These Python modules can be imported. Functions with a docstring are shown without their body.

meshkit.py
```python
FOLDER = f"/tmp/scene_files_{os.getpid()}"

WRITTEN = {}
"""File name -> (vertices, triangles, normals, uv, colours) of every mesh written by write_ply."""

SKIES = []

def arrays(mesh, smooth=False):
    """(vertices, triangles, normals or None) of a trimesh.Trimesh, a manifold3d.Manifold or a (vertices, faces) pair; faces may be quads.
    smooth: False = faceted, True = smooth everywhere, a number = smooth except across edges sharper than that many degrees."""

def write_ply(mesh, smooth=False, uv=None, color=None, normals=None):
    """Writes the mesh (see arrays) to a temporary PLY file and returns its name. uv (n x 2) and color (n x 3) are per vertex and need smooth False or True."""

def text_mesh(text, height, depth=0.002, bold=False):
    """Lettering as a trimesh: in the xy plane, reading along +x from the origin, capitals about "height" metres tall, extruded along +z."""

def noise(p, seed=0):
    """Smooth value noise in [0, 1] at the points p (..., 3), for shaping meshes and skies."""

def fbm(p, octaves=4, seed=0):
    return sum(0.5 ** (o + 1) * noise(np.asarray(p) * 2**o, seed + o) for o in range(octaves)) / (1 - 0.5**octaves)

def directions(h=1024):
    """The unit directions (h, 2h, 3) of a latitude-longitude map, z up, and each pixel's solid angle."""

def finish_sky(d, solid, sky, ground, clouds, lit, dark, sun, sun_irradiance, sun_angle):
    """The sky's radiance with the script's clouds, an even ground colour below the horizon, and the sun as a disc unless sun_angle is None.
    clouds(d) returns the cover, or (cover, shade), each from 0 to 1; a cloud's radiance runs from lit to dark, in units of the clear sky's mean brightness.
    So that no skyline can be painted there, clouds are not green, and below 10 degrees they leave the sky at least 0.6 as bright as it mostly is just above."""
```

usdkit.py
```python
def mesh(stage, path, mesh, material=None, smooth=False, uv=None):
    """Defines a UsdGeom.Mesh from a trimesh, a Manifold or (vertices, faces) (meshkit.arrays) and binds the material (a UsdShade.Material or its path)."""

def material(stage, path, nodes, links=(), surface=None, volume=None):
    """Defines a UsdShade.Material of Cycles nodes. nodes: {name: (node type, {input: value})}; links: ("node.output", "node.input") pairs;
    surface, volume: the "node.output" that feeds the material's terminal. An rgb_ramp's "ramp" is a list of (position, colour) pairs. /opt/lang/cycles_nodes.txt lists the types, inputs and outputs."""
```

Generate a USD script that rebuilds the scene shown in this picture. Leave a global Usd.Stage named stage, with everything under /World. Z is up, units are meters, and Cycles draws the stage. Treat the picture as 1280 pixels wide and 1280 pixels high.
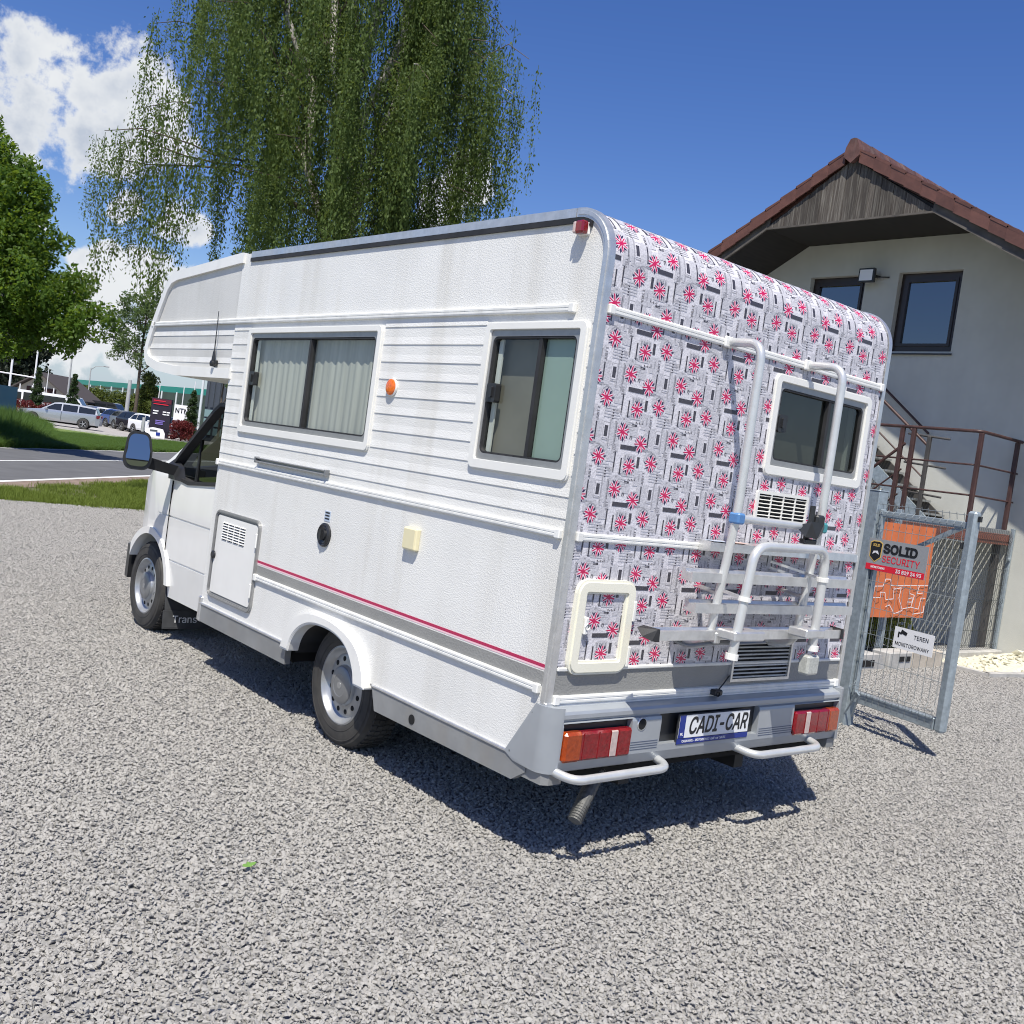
import math, random, glob
import numpy as np
import trimesh, manifold3d as m3
from shapely.geometry import Polygon, MultiPolygon, box as sbox, Point, LineString
from shapely import affinity, unary_union
from pxr import Usd, UsdGeom, UsdLux, UsdShade, Gf, Sdf, Vt
import usdkit, meshkit

stage = Usd.Stage.CreateInMemory()
UsdGeom.SetStageUpAxis(stage, UsdGeom.Tokens.z)
UsdGeom.SetStageMetersPerUnit(stage, 1.0)
UsdGeom.Xform.Define(stage, '/World')
UsdGeom.Scope.Define(stage, '/World/Looks')
T = Sdf.ValueTypeNames
rng = np.random.default_rng(7)
random.seed(7)

# ------------------------------------------------------------------ camera
EYE = np.array([-2.8627, -2.9858, 1.6721])
YAW, PITCH, ROLL, FOCAL = map(math.radians, (40.385, -2.820, 7.903, 0)); FOCAL = 1270.2
_fw = np.array([math.sin(YAW) * math.cos(PITCH), math.cos(YAW) * math.cos(PITCH), math.sin(PITCH)])
_rt = np.array([math.cos(YAW), -math.sin(YAW), 0.0]); _up = np.cross(_rt, _fw)
CR, CU = _rt * math.cos(ROLL) + _up * math.sin(ROLL), -_rt * math.sin(ROLL) + _up * math.cos(ROLL)
cam = UsdGeom.Camera.Define(stage, '/World/camera')
cam.AddTransformOp().Set(Gf.Matrix4d(*CR, 0, *CU, 0, *(-_fw), 0, *EYE, 1))
cam.CreateHorizontalApertureAttr(36.0); cam.CreateVerticalApertureAttr(36.0)
cam.CreateFocalLengthAttr(36.0 * FOCAL / 1280.0)
cam.CreateClippingRangeAttr((0.05, 5000.0))
cam.CreateExposureAttr(0.40)
F2 = np.array([math.sin(YAW), math.cos(YAW)]); R2 = np.array([F2[1], -F2[0]])
def ground(depth, side):                     # a point of the plain ahead of the yard: metres along the street, metres to its right
    return EYE[:2] + F2 * depth + R2 * side

# ------------------------------------------------------------------ sky and sun
SUN = np.array([-0.42, -0.39, 1.0]); SUN /= np.linalg.norm(SUN)
sun = UsdLux.DistantLight.Define(stage, '/World/sun')
zax = SUN; xax = np.cross([0, 0, 1.0], zax); xax /= np.linalg.norm(xax); yax = np.cross(zax, xax)
sun.AddTransformOp().Set(Gf.Matrix4d(*xax, 0, *yax, 0, *zax, 0, 0, 0, 0, 1))
sun.CreateIntensityAttr(1.2); sun.CreateAngleAttr(0.53); sun.CreateColorAttr(Gf.Vec3f(1.0, 0.955, 0.865))
sun.CreateNormalizeAttr(True)

def sky_material():
    n = {'tc': ('texture_coordinate', {}),
         'sky': ('sky_texture', {'sky_type': 'single_scattering', 'sun_disc': False, 'sun_elevation': math.asin(SUN[2]), 'sun_rotation': math.atan2(SUN[0], SUN[1]),
                                 'air_density': 1.0, 'aerosol_density': 0.6, 'ozone_density': 2.2, 'altitude': 300.0}),
         'hs': ('hsv', {'hue': 0.518, 'saturation': 1.30, 'value': 1.12, 'fac': 1.0}),
         'n1': ('noise_texture', {'scale': 19.0, 'detail': 9.0, 'roughness': 0.62}),
         'n2': ('noise_texture', {'scale': 11.0, 'detail': 6.0, 'roughness': 0.55}),
         'sz': ('separate_xyz', {}), 'hz': ('map_range', {'from_min': -.02, 'from_max': .16, 'to_min': .85, 'to_max': 0.0, 'clamp': True, 'range_type': 'smoothstep'}), 'hm': ('mix_color', {'b': (3.9, 4.7, 6.0), 'use_clamp': False}),
         'bg': ('background_shader', {'strength': 0.088})}
    L = [('tc.generated', 'n1.vector'), ('tc.generated', 'n2.vector'), ('sky.color', 'hs.color')]
    # cumulus heaps, each a bearing in the sky with an angular radius
    blobs = [((0.221, 0.932, 0.286), 0.028), ((0.212, 0.938, 0.274), 0.018), ((0.237, 0.934, 0.267), 0.034), ((0.250, 0.929, 0.272), 0.016), ((0.254, 0.933, 0.256), 0.036), ((0.276, 0.924, 0.265), 0.034), ((0.295, 0.916, 0.272), 0.032), ((0.317, 0.911, 0.263), 0.030),
             ((0.232, 0.942, 0.241), 0.036), ((0.215, 0.952, 0.220), 0.028), ((0.205, 0.957, 0.208), 0.030), ((0.256, 0.940, 0.228), 0.036), ((0.282, 0.930, 0.234), 0.034), ((0.309, 0.920, 0.241), 0.030), ((0.282, 0.952, 0.118), 0.018), ((0.296, 0.946, 0.128), 0.016), ((0.316, 0.940, 0.125), 0.018), ((0.335, 0.934, 0.127), 0.022), ((0.355, 0.926, 0.126), 0.022),
             ((0.272, 0.957, 0.095), 0.018), ((0.303, 0.947, 0.101), 0.022), ((0.335, 0.936, 0.104), 0.022), ((0.259, 0.964, 0.053), 0.020), ((0.287, 0.956, 0.051), 0.022), ((0.317, 0.947, 0.049), 0.022), ((0.308, 0.935, 0.178), 0.013), ((0.299, 0.939, 0.172), 0.010), ((0.234, 0.961, 0.149), 0.012), ((0.341, 0.925, 0.170), 0.022), ((0.361, 0.917, 0.167), 0.020),
             ((0.564, 0.782, 0.265), 0.017), ((0.556, 0.793, 0.250), 0.020), ((0.548, 0.804, 0.231), 0.022), ((0.572, 0.782, 0.246), 0.012), ((-.5, .82, .28), .05), ((-.53, .80, .26), .05), ((-.62, .73, .25), .06), ((-.3, -.9, .3), .06), ((-.35, -.89, .28), .06), ((.1, -.95, .25), .06), ((-.95, .1, .3), .06), ((-.8, -.5, .36), .06)]
    prev = None
    for i, (d, r) in enumerate(blobs):
        d = np.array(d) / np.linalg.norm(d)
        n[f'd{i}'] = ('vector_math', {'math_type': 'distance', 'vector2': tuple(d)})
        n[f's{i}'] = ('math', {'math_type': 'multiply_add', 'value2': -1.0 / r, 'value3': 1.0})
        L += [('tc.generated', f'd{i}.vector1'), (f'd{i}.value', f's{i}.value1')]
        if prev is None:
            prev = f's{i}.value'
        else:
            n[f'm{i}'] = ('math', {'math_type': 'smoothmax', 'value3': 0.35})
            L += [(prev, f'm{i}.value1'), (f's{i}.value', f'm{i}.value2')]
            prev = f'm{i}.value'
    n['na'] = ('math', {'math_type': 'multiply_add', 'value2': 3.2, 'value3': -1.46})
    n['sum'] = ('math', {'math_type': 'add'})
    n['cov'] = ('map_range', {'from_min': -0.02, 'from_max': 0.42, 'to_min': 0.0, 'to_max': 1.0, 'clamp': True, 'range_type': 'smoothstep'})
    n['thick'] = ('map_range', {'from_min': 0.15, 'from_max': 0.95, 'to_min': 0.0, 'to_max': 0.9, 'clamp': True})
    n['shn'] = ('math', {'math_type': 'multiply'})
    n['shr'] = ('map_range', {'from_min': 0.40, 'from_max': 0.62, 'to_min': 0.05, 'to_max': 1.15, 'clamp': True})
    n['ccol'] = ('mix_color', {'a': (7.2, 7.4, 7.6), 'b': (4.5, 5.0, 5.9)})
    n['out'] = ('mix_color', {'use_clamp': False})
    L += [('n1.fac', 'na.value1'), (prev, 'sum.value1'), ('na.value', 'sum.value2'), ('sum.value', 'cov.value'), ('sum.value', 'thick.value'), ('n2.fac', 'shr.value'),
          ('thick.result', 'shn.value1'), ('shr.result', 'shn.value2'), ('shn.value', 'ccol.fac'), ('cov.result', 'out.fac'), ('tc.generated', 'sz.vector'), ('sz.z', 'hz.value'), ('hz.result', 'hm.fac'), ('hs.color', 'hm.a'), ('hm.result', 'out.a'), ('ccol.result', 'out.b'), ('out.result', 'bg.color')]
    return usdkit.material(stage, '/World/Looks/sky_light', n, L, surface='bg.background')
dome = UsdLux.DomeLight.Define(stage, '/World/sky')
UsdShade.MaterialBindingAPI.Apply(dome.GetPrim()).Bind(sky_material())
dome.GetPrim().SetCustomDataByKey('kind', 'structure')

# ------------------------------------------------------------------ materials
MATS = {}
def mat(name, col, rough=0.5, metal=0.0, var=0.0, vscale=4.0, col2=None, bump=0.0, bscale=60.0, btype='noise', stretch=None, spec=0.5, coat=0.0, island=0.0, trans=0.0, vdetail=5.0, world=False, streak=None, lo=0.35, hi=0.65, rvar=0.0):
    """A procedural principled material. var / col2: noise variation of the colour; island: variation per loose piece; bump: height in metres."""
    n = {'g': ('geometry', {}), 'tc': ('texture_coordinate', {}), 'p': ('principled_bsdf', {'roughness': rough, 'metallic': metal, 'specular_ior_level': spec, 'coat_weight': coat, 'base_color': tuple(col), 'transmission_weight': trans})}
    L = []
    src = 'g.position' if world else 'tc.object'
    if stretch:
        n['mp'] = ('mapping', {'scale': tuple(stretch)}); L.append((src, 'mp.vector')); src2 = 'mp.vector'
    else:
        src2 = src
    top = None
    if var or col2 is not None:
        c = np.array(col); a = c * (1 - var) if col2 is None else c; b = np.minimum(c * (1 + var), 0.95) if col2 is None else np.array(col2)
        n['vn'] = ('noise_texture', {'scale': vscale, 'detail': vdetail, 'roughness': 0.6})
        n['vr'] = ('map_range', {'from_min': lo, 'from_max': hi, 'to_min': 0.0, 'to_max': 1.0, 'clamp': True})
        n['vm'] = ('mix_color', {'a': tuple(a), 'b': tuple(b)})
        L += [(src2, 'vn.vector'), ('vn.fac', 'vr.value'), ('vr.result', 'vm.fac')]; top = 'vm.result'
    if streak is not None:                      # dirt running down: (colour, amount, horizontal scale)
        n['sm'] = ('mapping', {'scale': (streak[2], streak[2], streak[2] * 0.07)})
        n['sn'] = ('noise_texture', {'scale': 1.0, 'detail': 4.0, 'roughness': 0.6})
        n['sr'] = ('map_range', {'from_min': 0.48, 'from_max': 0.78, 'to_min': 0.0, 'to_max': streak[1], 'clamp': True})
        n['sx'] = ('mix_color', {'a': tuple(col), 'b': tuple(streak[0])})
        L += [(src, 'sm.vector'), ('sm.vector', 'sn.vector'), ('sn.fac', 'sr.value'), ('sr.result', 'sx.fac')]
        if top: L.append((top, 'sx.a'))
        top = 'sx.result'
    if island:
        n['ih'] = ('map_range', {'from_min': 0.0, 'from_max': 1.0, 'to_min': 1.0 - island, 'to_max': 1.0 + island})
        n['iv'] = ('hsv', {'hue': 0.5, 'saturation': 1.0, 'fac': 1.0, 'color': tuple(col)})
        L += [('g.random_per_island', 'ih.value'), ('ih.result', 'iv.value')]
        if top: L.append((top, 'iv.color'))
        top = 'iv.color'
    if top: L.append((top, 'p.base_color'))
    if rvar:
        n['rn'] = ('noise_texture', {'scale': 7.0, 'detail': 5.0}); n['rr'] = ('map_range', {'from_min': 0.3, 'from_max': 0.7, 'to_min': max(rough - rvar, 0.02), 'to_max': rough + rvar})
        L += [(src, 'rn.vector'), ('rn.fac', 'rr.value'), ('rr.result', 'p.roughness')]
    if bump:
        if btype == 'noise':
            n['bn'] = ('noise_texture', {'scale': bscale, 'detail': 3.0, 'roughness': 0.55}); out = 'bn.fac'
        else:
            n['bn'] = ('voronoi_texture', {'scale': bscale, 'feature': 'smooth_f1', 'smoothness': 0.35}); out = 'bn.distance'
        n['bp'] = ('bump', {'strength': 1.0, 'distance': bump})
        L += [(src2 if btype == 'noise' else src, 'bn.vector'), (out, 'bp.height'), ('bp.normal', 'p.normal')]
    MATS[name] = usdkit.material(stage, '/World/Looks/' + name, n, L, surface='p.BSDF')
    return MATS[name]

def pane_mat(name, tint, gloss=0.02, base=0.05, refl=(1, 1, 1)):
    """Window glass as one sheet: clear, with reflections that grow towards grazing angles on both faces."""
    n = {'t': ('transparent_bsdf', {'color': tint}), 'g': ('glossy_bsdf', {'color': refl, 'roughness': gloss}), 'w': ('layer_weight', {'blend': .5}), 'e': ('math', {'math_type': 'power', 'value2': 4.5}), 'r': ('map_range', {'to_min': base, 'to_max': 1.0}), 'm': ('mix_closure', {})}
    MATS[name] = usdkit.material(stage, '/World/Looks/' + name, n, [('w.facing', 'e.value1'), ('e.value', 'r.value'), ('r.result', 'm.fac'), ('t.BSDF', 'm.closure1'), ('g.BSDF', 'm.closure2')], surface='m.closure')
    return MATS[name]

def leaf_mat(name, c1, c2, back, gloss=0.35, spec=0.4):
    n = {'g': ('geometry', {}), 'oi': ('object_info', {}), 'r': ('mix_color', {'a': c1, 'b': c2}), 'p': ('principled_bsdf', {'roughness': gloss, 'specular_ior_level': spec}), 't': ('translucent_bsdf', {'color': back}), 'm': ('mix_closure', {'fac': 0.34})}
    MATS[name] = usdkit.material(stage, '/World/Looks/' + name, n, [('g.random_per_island', 'r.fac'), ('r.result', 'p.base_color'), ('p.BSDF', 'm.closure1'), ('t.BSDF', 'm.closure2')], surface='m.closure')
    return MATS[name]

mat('white_stucco', (.725, .72, .69), .34, bump=.0011, bscale=150, btype='voronoi', var=.035, vscale=2.2, streak=((.50, .47, .40), .46, 5.0), rvar=.06)
mat('white_gelcoat', (.75, .745, .715), .30, var=.03, vscale=3, streak=((.5, .48, .43), .22, 6.0))
mat('grey_gelcoat_side', (.56, .555, .53), .42, bump=.0006, bscale=90, btype='voronoi', var=.06, vscale=1.6, streak=((.42, .41, .38), .45, 9.0))
mat('white_paint', (.75, .745, .715), .22, coat=.4, var=.02, vscale=4, streak=((.55, .52, .46), .10, 5.0))
mat('cream_plastic', (.78, .76, .64), .35, var=.02)
mat('yellowed_plastic', (.70, .64, .42), .4, var=.03)
mat('white_plastic', (.735, .73, .695), .35, var=.02)
mat('aluminium', (.66, .66, .65), .36, metal=.75, var=.08, vscale=20, rvar=.08)
mat('rail_white', (.74, .74, .71), .38, var=.05, vscale=12, streak=((.4, .38, .34), .3, 14))
mat('anodised', (.36, .36, .355), .42, metal=.6, var=.06, vscale=20)
mat('dark_aluminium', (.22, .23, .24), .4, metal=.5)
mat('silver_tube', (.63, .64, .63), .30, metal=.45, var=.05, vscale=12, rvar=.08)
mat('grey_skirt', (.27, .275, .275), .45, metal=.25, var=.12, vscale=3.5, streak=((.28, .26, .23), .5, 7), bump=.0004, bscale=40)
mat('bumper_silver', (.37, .395, .42), .33, metal=.30, var=.05, vscale=5, streak=((.36, .36, .36), .25, 8))
mat('grey_band', (.25, .25, .24), .45, bump=.0012, bscale=105, btype='voronoi', var=.05)
mat('red_stripe', (.42, .022, .085), .4)
mat('pink_edge', (.85, .55, .60), .4)
mat('navy_line', (.07, .09, .14), .4)
mat('black_rubber', (.022, .022, .023), .62, var=.25, vscale=8, bump=.0006, bscale=120)
mat('tyre_rubber', (.028, .027, .026), .75, var=.3, vscale=9, col2=(.055, .052, .047), bump=.0008, bscale=150)
mat('black_plastic', (.022, .023, .025), .38, var=.2, vscale=10, bump=.0003, bscale=300)
mat('black_void', (.006, .006, .007), .9)
mat('rim_silver', (.40, .41, .415), .32, metal=.55, var=.06, vscale=15, streak=((.25, .22, .19), .3, 20))
mat('hub_grey', (.26, .265, .27), .38, metal=.5, var=.06, vscale=15)
mat('lens_red', (.19, .004, .008), .12, coat=.8, var=.2, vscale=60)
mat('lens_orange', (.30, .042, .004), .14, coat=.8, var=.2, vscale=60)
mat('lens_clear', (.40, .41, .38), .25, coat=.5, var=.15, vscale=90)
mat('lens_amber', (.72, .14, .008), .18, coat=.6, var=.25, vscale=80)
mat('lens_white', (.50, .40, .37), .15, coat=.6, var=.1, vscale=60)
mat('plate_white', (.74, .75, .76), .3)
mat('plate_blue', (.012, .03, .22), .35)
mat('print_black', (.012, .012, .014), .45)
mat('print_white', (.75, .75, .75), .45)
mat('curtain', (.50, .49, .46), .9, var=.12, vscale=1.0, stretch=(1, 22, 1), vdetail=3)
mat('blind_green', (.34, .44, .40), .5, var=.03)
mat('blind_brown', (.20, .185, .16), .8, var=.12, vscale=2.5)
mat('interior_dark', (.035, .034, .033), .8)
mat('interior_grey', (.12, .12, .115), .8, var=.2)
mat('seat_cloth', (.09, .09, .095), .9, var=.2, vscale=20)
mat('blue_plastic', (.08, .20, .42), .4)
mat('teal_plastic', (.05, .25, .27), .45)
mat('sticker_blue', (.45, .52, .62), .4); mat('sticker_pink', (.70, .50, .44), .4)
mat('mirror', (.30, .31, .33), .03, metal=1.0)
mat('flap_rubber', (.048, .05, .053), .55, var=.2, vscale=12)
mat('hose_grey', (.10, .10, .095), .6)
pane_mat('pane_clear', (.80, .84, .81), .015, .05)
pane_mat('pane_smoke', (.40, .44, .42), .015, .06)
pane_mat('pane_cab', (.18, .20, .20), .015, .06)
pane_mat('pane_house', (.25, .27, .28), .008, .20)
mat('galvanised', (.33, .38, .41), .48, metal=.45, var=.16, vscale=24, rvar=.10, streak=((.24, .28, .30), .5, 18))
mat('galvanised_wire', (.27, .295, .30), .45, metal=.4)
mat('fence_wire', (.045, .052, .052), .5, metal=.3)
mat('brown_steel', (.055, .025, .021), .5, var=.25, vscale=9, streak=((.12, .075, .06), .4, 14))
mat('brown_beam', (.20, .075, .052), .5, var=.12, vscale=5, streak=((.10, .05, .04), .4, 10))
mat('grating_steel', (.30, .31, .31), .5, metal=.4, var=.1)
mat('dark_steel', (.06, .055, .052), .55, var=.2)
mat('render_wall', (.495, .495, .45), .9, var=.06, vscale=1.6, bump=.0022, bscale=110, streak=((.40, .39, .35), .3, 2.2), world=True)
mat('concrete', (.42, .41, .385), .9, var=.16, vscale=6, bump=.002, bscale=60)
mat('concrete_warm', (.46, .41, .34), .9, var=.14, vscale=6, bump=.002, bscale=60)
mat('window_brown', (.030, .020, .018), .35, var=.1)
mat('sill_brown', (.022, .020, .024), .3)
mat('soffit_dark', (.016, .013, .011), .7, var=.3, vscale=3, stretch=(1, 12, 1))
mat('eave_board', (.10, .088, .076), .7, var=.3, vscale=4, stretch=(10, 1, 1))
for i, k in enumerate((.8, 1.0, 1.25)):
    mat('old_board_%d' % i if i else 'old_board', (.060 * k, .050 * k, .042 * k), .8, var=.3, col2=(.19 * k, .175 * k, .15 * k), vscale=2.0, stretch=(26, 26, 1.1), lo=.46, hi=.72, vdetail=8, bump=.002, bscale=3)
for i, k in enumerate((.88, 1.0, 1.14)):
    mat('roof_tile_%d' % i if i else 'roof_tile', (.115 * k, .050 * k, .038 * k), .55, var=.15, vscale=8, bump=.0008, bscale=80)
mat('ridge_tile', (.10, .048, .040), .6, var=.35, vscale=7, bump=.001, bscale=50, streak=((.26, .22, .19), .35, 9))
mat('orange_sheet', (.58, .150, .048), .55, var=.05, vscale=2.5)
mat('sign_grey', (.30, .31, .32), .4)
mat('sign_red', (.72, .015, .04), .4); mat('sign_gold', (.72, .48, .12), .4)
mat('sign_white', (.80, .80, .81), .35)
mat('road_asphalt', (.105, .105, .107), .85, var=.12, vscale=1.2, bump=.003, bscale=90, world=True)
mat('road_paint', (.72, .72, .70), .7, var=.1, vscale=6, world=True)
mat('clinker', (.21, .155, .12), .9, var=.18, vscale=5, bump=.004, bscale=25, world=True)
mat('pavement', (.34, .32, .30), .9, var=.1, vscale=3, world=True)
mat('soil', (.115, .090, .055), .95, col2=(.10, .125, .035), vscale=2.0, world=True)
mat('far_grass', (.10, .16, .03), .9, col2=(.16, .21, .045), vscale=.9, bump=.06, bscale=9, world=True)
mat('plain', (.10, .12, .045), .95, col2=(.15, .15, .09), vscale=.05, world=True)
mat('gravel_under', (.25, .245, .235), .95, var=.3, vscale=40, world=True)
mat('gravel_bed', (.25, .243, .23), .92, col2=(.41, .398, .378), vscale=42, vdetail=3, bump=.022, bscale=44, btype='voronoi', world=True)
mat('stone', (.445, .428, .397), .88, island=.26, var=.12, vscale=70, bump=.0015, bscale=220)
mat('lime_stone', (.70, .67, .52), .9, island=.15, var=.15, vscale=20, bump=.004, bscale=40)
leaf_mat('birch_leaf', (.075, .115, .030), (.23, .26, .085), (.25, .33, .06), .6, .22)
leaf_mat('tree_leaf', (.065, .120, .016), (.20, .275, .040), (.28, .40, .035), .55, .25)
leaf_mat('young_leaf', (.085, .13, .045), (.15, .19, .075), (.20, .28, .06))
leaf_mat('dark_needle', (.014, .024, .012), (.026, .040, .018), (.02, .03, .01), .6)
leaf_mat('thuja_leaf', (.030, .060, .015), (.060, .100, .025), (.05, .09, .015), .5)
leaf_mat('hedge_leaf', (.10, .13, .025), (.18, .19, .045), (.16, .2, .03), .5)
leaf_mat('red_leaf', (.13, .018, .018), (.22, .035, .028), (.22, .03, .02), .5)
leaf_mat('shrub_leaf', (.16, .19, .03), (.34, .32, .06), (.34, .36, .05), .5)
leaf_mat('grass_blade', (.13, .175, .030), (.26, .27, .065), (.22, .28, .035), .7, .2)
leaf_mat('tall_grass', (.065, .12, .026), (.15, .21, .055), (.15, .24, .04), .7, .2)
mat('fallen_leaf', (.13, .26, .05), .5, var=.1, vscale=40)
mat('birch_bark', (.50, .47, .42), .8, col2=(.10, .085, .07), vscale=5, stretch=(1, 1, 3), lo=.52, hi=.62)
mat('twig', (.10, .075, .055), .8)
mat('bark', (.085, .065, .048), .9, var=.3, vscale=8, bump=.01, bscale=20)
mat('car_silver', (.44, .46, .48), .25, metal=.6, coat=.6)
mat('car_white', (.74, .75, .76), .25, coat=.6); mat('car_blue', (.03, .06, .20), .22, coat=.7); mat('car_dark', (.018, .02, .026), .2, coat=.7)
mat('car_grey', (.20, .22, .25), .25, metal=.5, coat=.6)
mat('car_glass', (.012, .015, .018), .06, spec=.8)
mat('hall_green', (.05, .075, .058), .6, var=.1, vscale=.6); mat('hall_teal', (.02, .25, .20), .45); mat('hall_panel', (.20, .30, .30), .35); mat('hall_column', (.62, .66, .68), .5)
mat('hall_dark', (.055, .065, .08), .6); mat('pole_white', (.68, .68, .68), .5); mat('pole_grey', (.36, .37, .37), .7, var=.1)
mat('house_cream', (.48, .44, .36), .9); mat('house_roof', (.06, .05, .048), .8); mat('house_timber', (.055, .022, .020), .8); mat('yellow_board', (.62, .42, .08), .6)
mat('totem_dark', (.022, .017, .028), .35); mat('totem_red', (.09, .012, .025), .4); mat('totem_violet', (.22, .16, .5), .4); mat('teal_box', (.02, .09, .12), .5)

# ------------------------------------------------------------------ scene helpers
COUNT = {}
BASE = {}
def numbered(parent, name):
    k = parent + '/' + name; i = COUNT.get(k, -1) + 1; COUNT[k] = i
    return k if i == 0 else '%s_%03d' % (k, i)
def tag(prim, label=None, cat=None, group=None, kind=None):
    for k, v in (('label', label), ('category', cat), ('group', group), ('kind', kind)):
        if v: prim.SetCustomDataByKey(k, v)
def thing(name, label, cat, loc=(0, 0, 0), rotz=0.0, group=None, kind=None):
    p = numbered('/World', name); x = UsdGeom.Xform.Define(stage, p)
    x.AddTranslateOp().Set(Gf.Vec3d(*map(float, loc)))
    if rotz: x.AddRotateZOp().Set(float(rotz))
    tag(x.GetPrim(), label, cat, group, kind); BASE[p] = np.array(loc, float) if not rotz else np.zeros(3)
    return p
def tm(x):
    if isinstance(x, trimesh.Trimesh): return x
    if hasattr(x, 'to_mesh'):
        m = x.to_mesh(); return trimesh.Trimesh(m.vert_properties[:, :3], m.tri_verts, process=False)
    if isinstance(x, list): return trimesh.util.concatenate([tm(i) for i in x])
    return trimesh.Trimesh(*x, process=False)
def part(parent, name, mesh, material, smooth=False, label=None, kind=None, local=False):
    m = tm(mesh).copy()
    base = BASE.get(parent, np.zeros(3))
    if not local: m.vertices = m.vertices - base
    p = numbered(parent, name)
    usdkit.mesh(stage, p, m, MATS[material], smooth=smooth); BASE[p] = base
    tag(stage.GetPrimAtPath(p), label, None, None, kind)
    return p
def parts(parent, name, meshes, material, **k):
    for m in meshes: part(parent, name, m, material, **k)
def solo(name, mesh, material, label=None, cat=None, group=None, kind=None, smooth=False):
    p = numbered('/World', name); usdkit.mesh(stage, p, tm(mesh), MATS[material], smooth=smooth)
    tag(stage.GetPrimAtPath(p), label, cat, group, kind); BASE[p] = np.zeros(3); return p
def copy_of(src, loc, rotz, label, scale=None):
    d = stage.GetPrimAtPath(src).GetCustomData()
    p = numbered('/World', src.split('/')[-1].rstrip('0123456789').rstrip('_')); x = UsdGeom.Xform.Define(stage, p)
    x.GetPrim().GetReferences().AddInternalReference(src)
    x.GetPrim().SetInstanceable(True)
    x.ClearXformOpOrder()
    x.AddTransformOp(opSuffix='place').Set(Gf.Matrix4d().SetRotate(Gf.Rotation(Gf.Vec3d(0, 0, 1), float(rotz))) * Gf.Matrix4d().SetTranslate(Gf.Vec3d(*map(float, loc))))
    tag(x.GetPrim(), label, d.get('category'), d.get('group')); return p
def instancer(path, protos, pos, idx, yaw=None, scale=None, quats=None):
    """protos: list of (name, mesh, material, smooth). Child meshes of the instancer are its prototypes."""
    pi = UsdGeom.PointInstancer.Define(stage, path); rel = pi.CreatePrototypesRel()
    for nm, me, ma, sm in protos:
        usdkit.mesh(stage, path + '/' + nm, tm(me), MATS[ma], smooth=sm); rel.AddTarget(path + '/' + nm)
    pos = np.asarray(pos, np.float32); n = len(pos)
    pi.CreatePositionsAttr(Vt.Vec3fArray.FromNumpy(pos)); pi.CreateProtoIndicesAttr(Vt.IntArray.FromNumpy(np.asarray(idx, np.int32)))
    if quats is None:
        yaw = np.zeros(n) if yaw is None else np.asarray(yaw)
        quats = np.stack([np.cos(yaw / 2), 0 * yaw, 0 * yaw, np.sin(yaw / 2)], 1)
    pi.CreateOrientationsAttr(Vt.QuathArray([Gf.Quath(float(q[0]), float(q[1]), float(q[2]), float(q[3])) for q in quats]))
    if scale is not None:
        scale = np.asarray(scale, np.float32)
        if scale.ndim == 1: scale = np.repeat(scale[:, None], 3, 1)
        pi.CreateScalesAttr(Vt.Vec3fArray.FromNumpy(np.ascontiguousarray(scale)))
    return pi.GetPrim()

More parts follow.
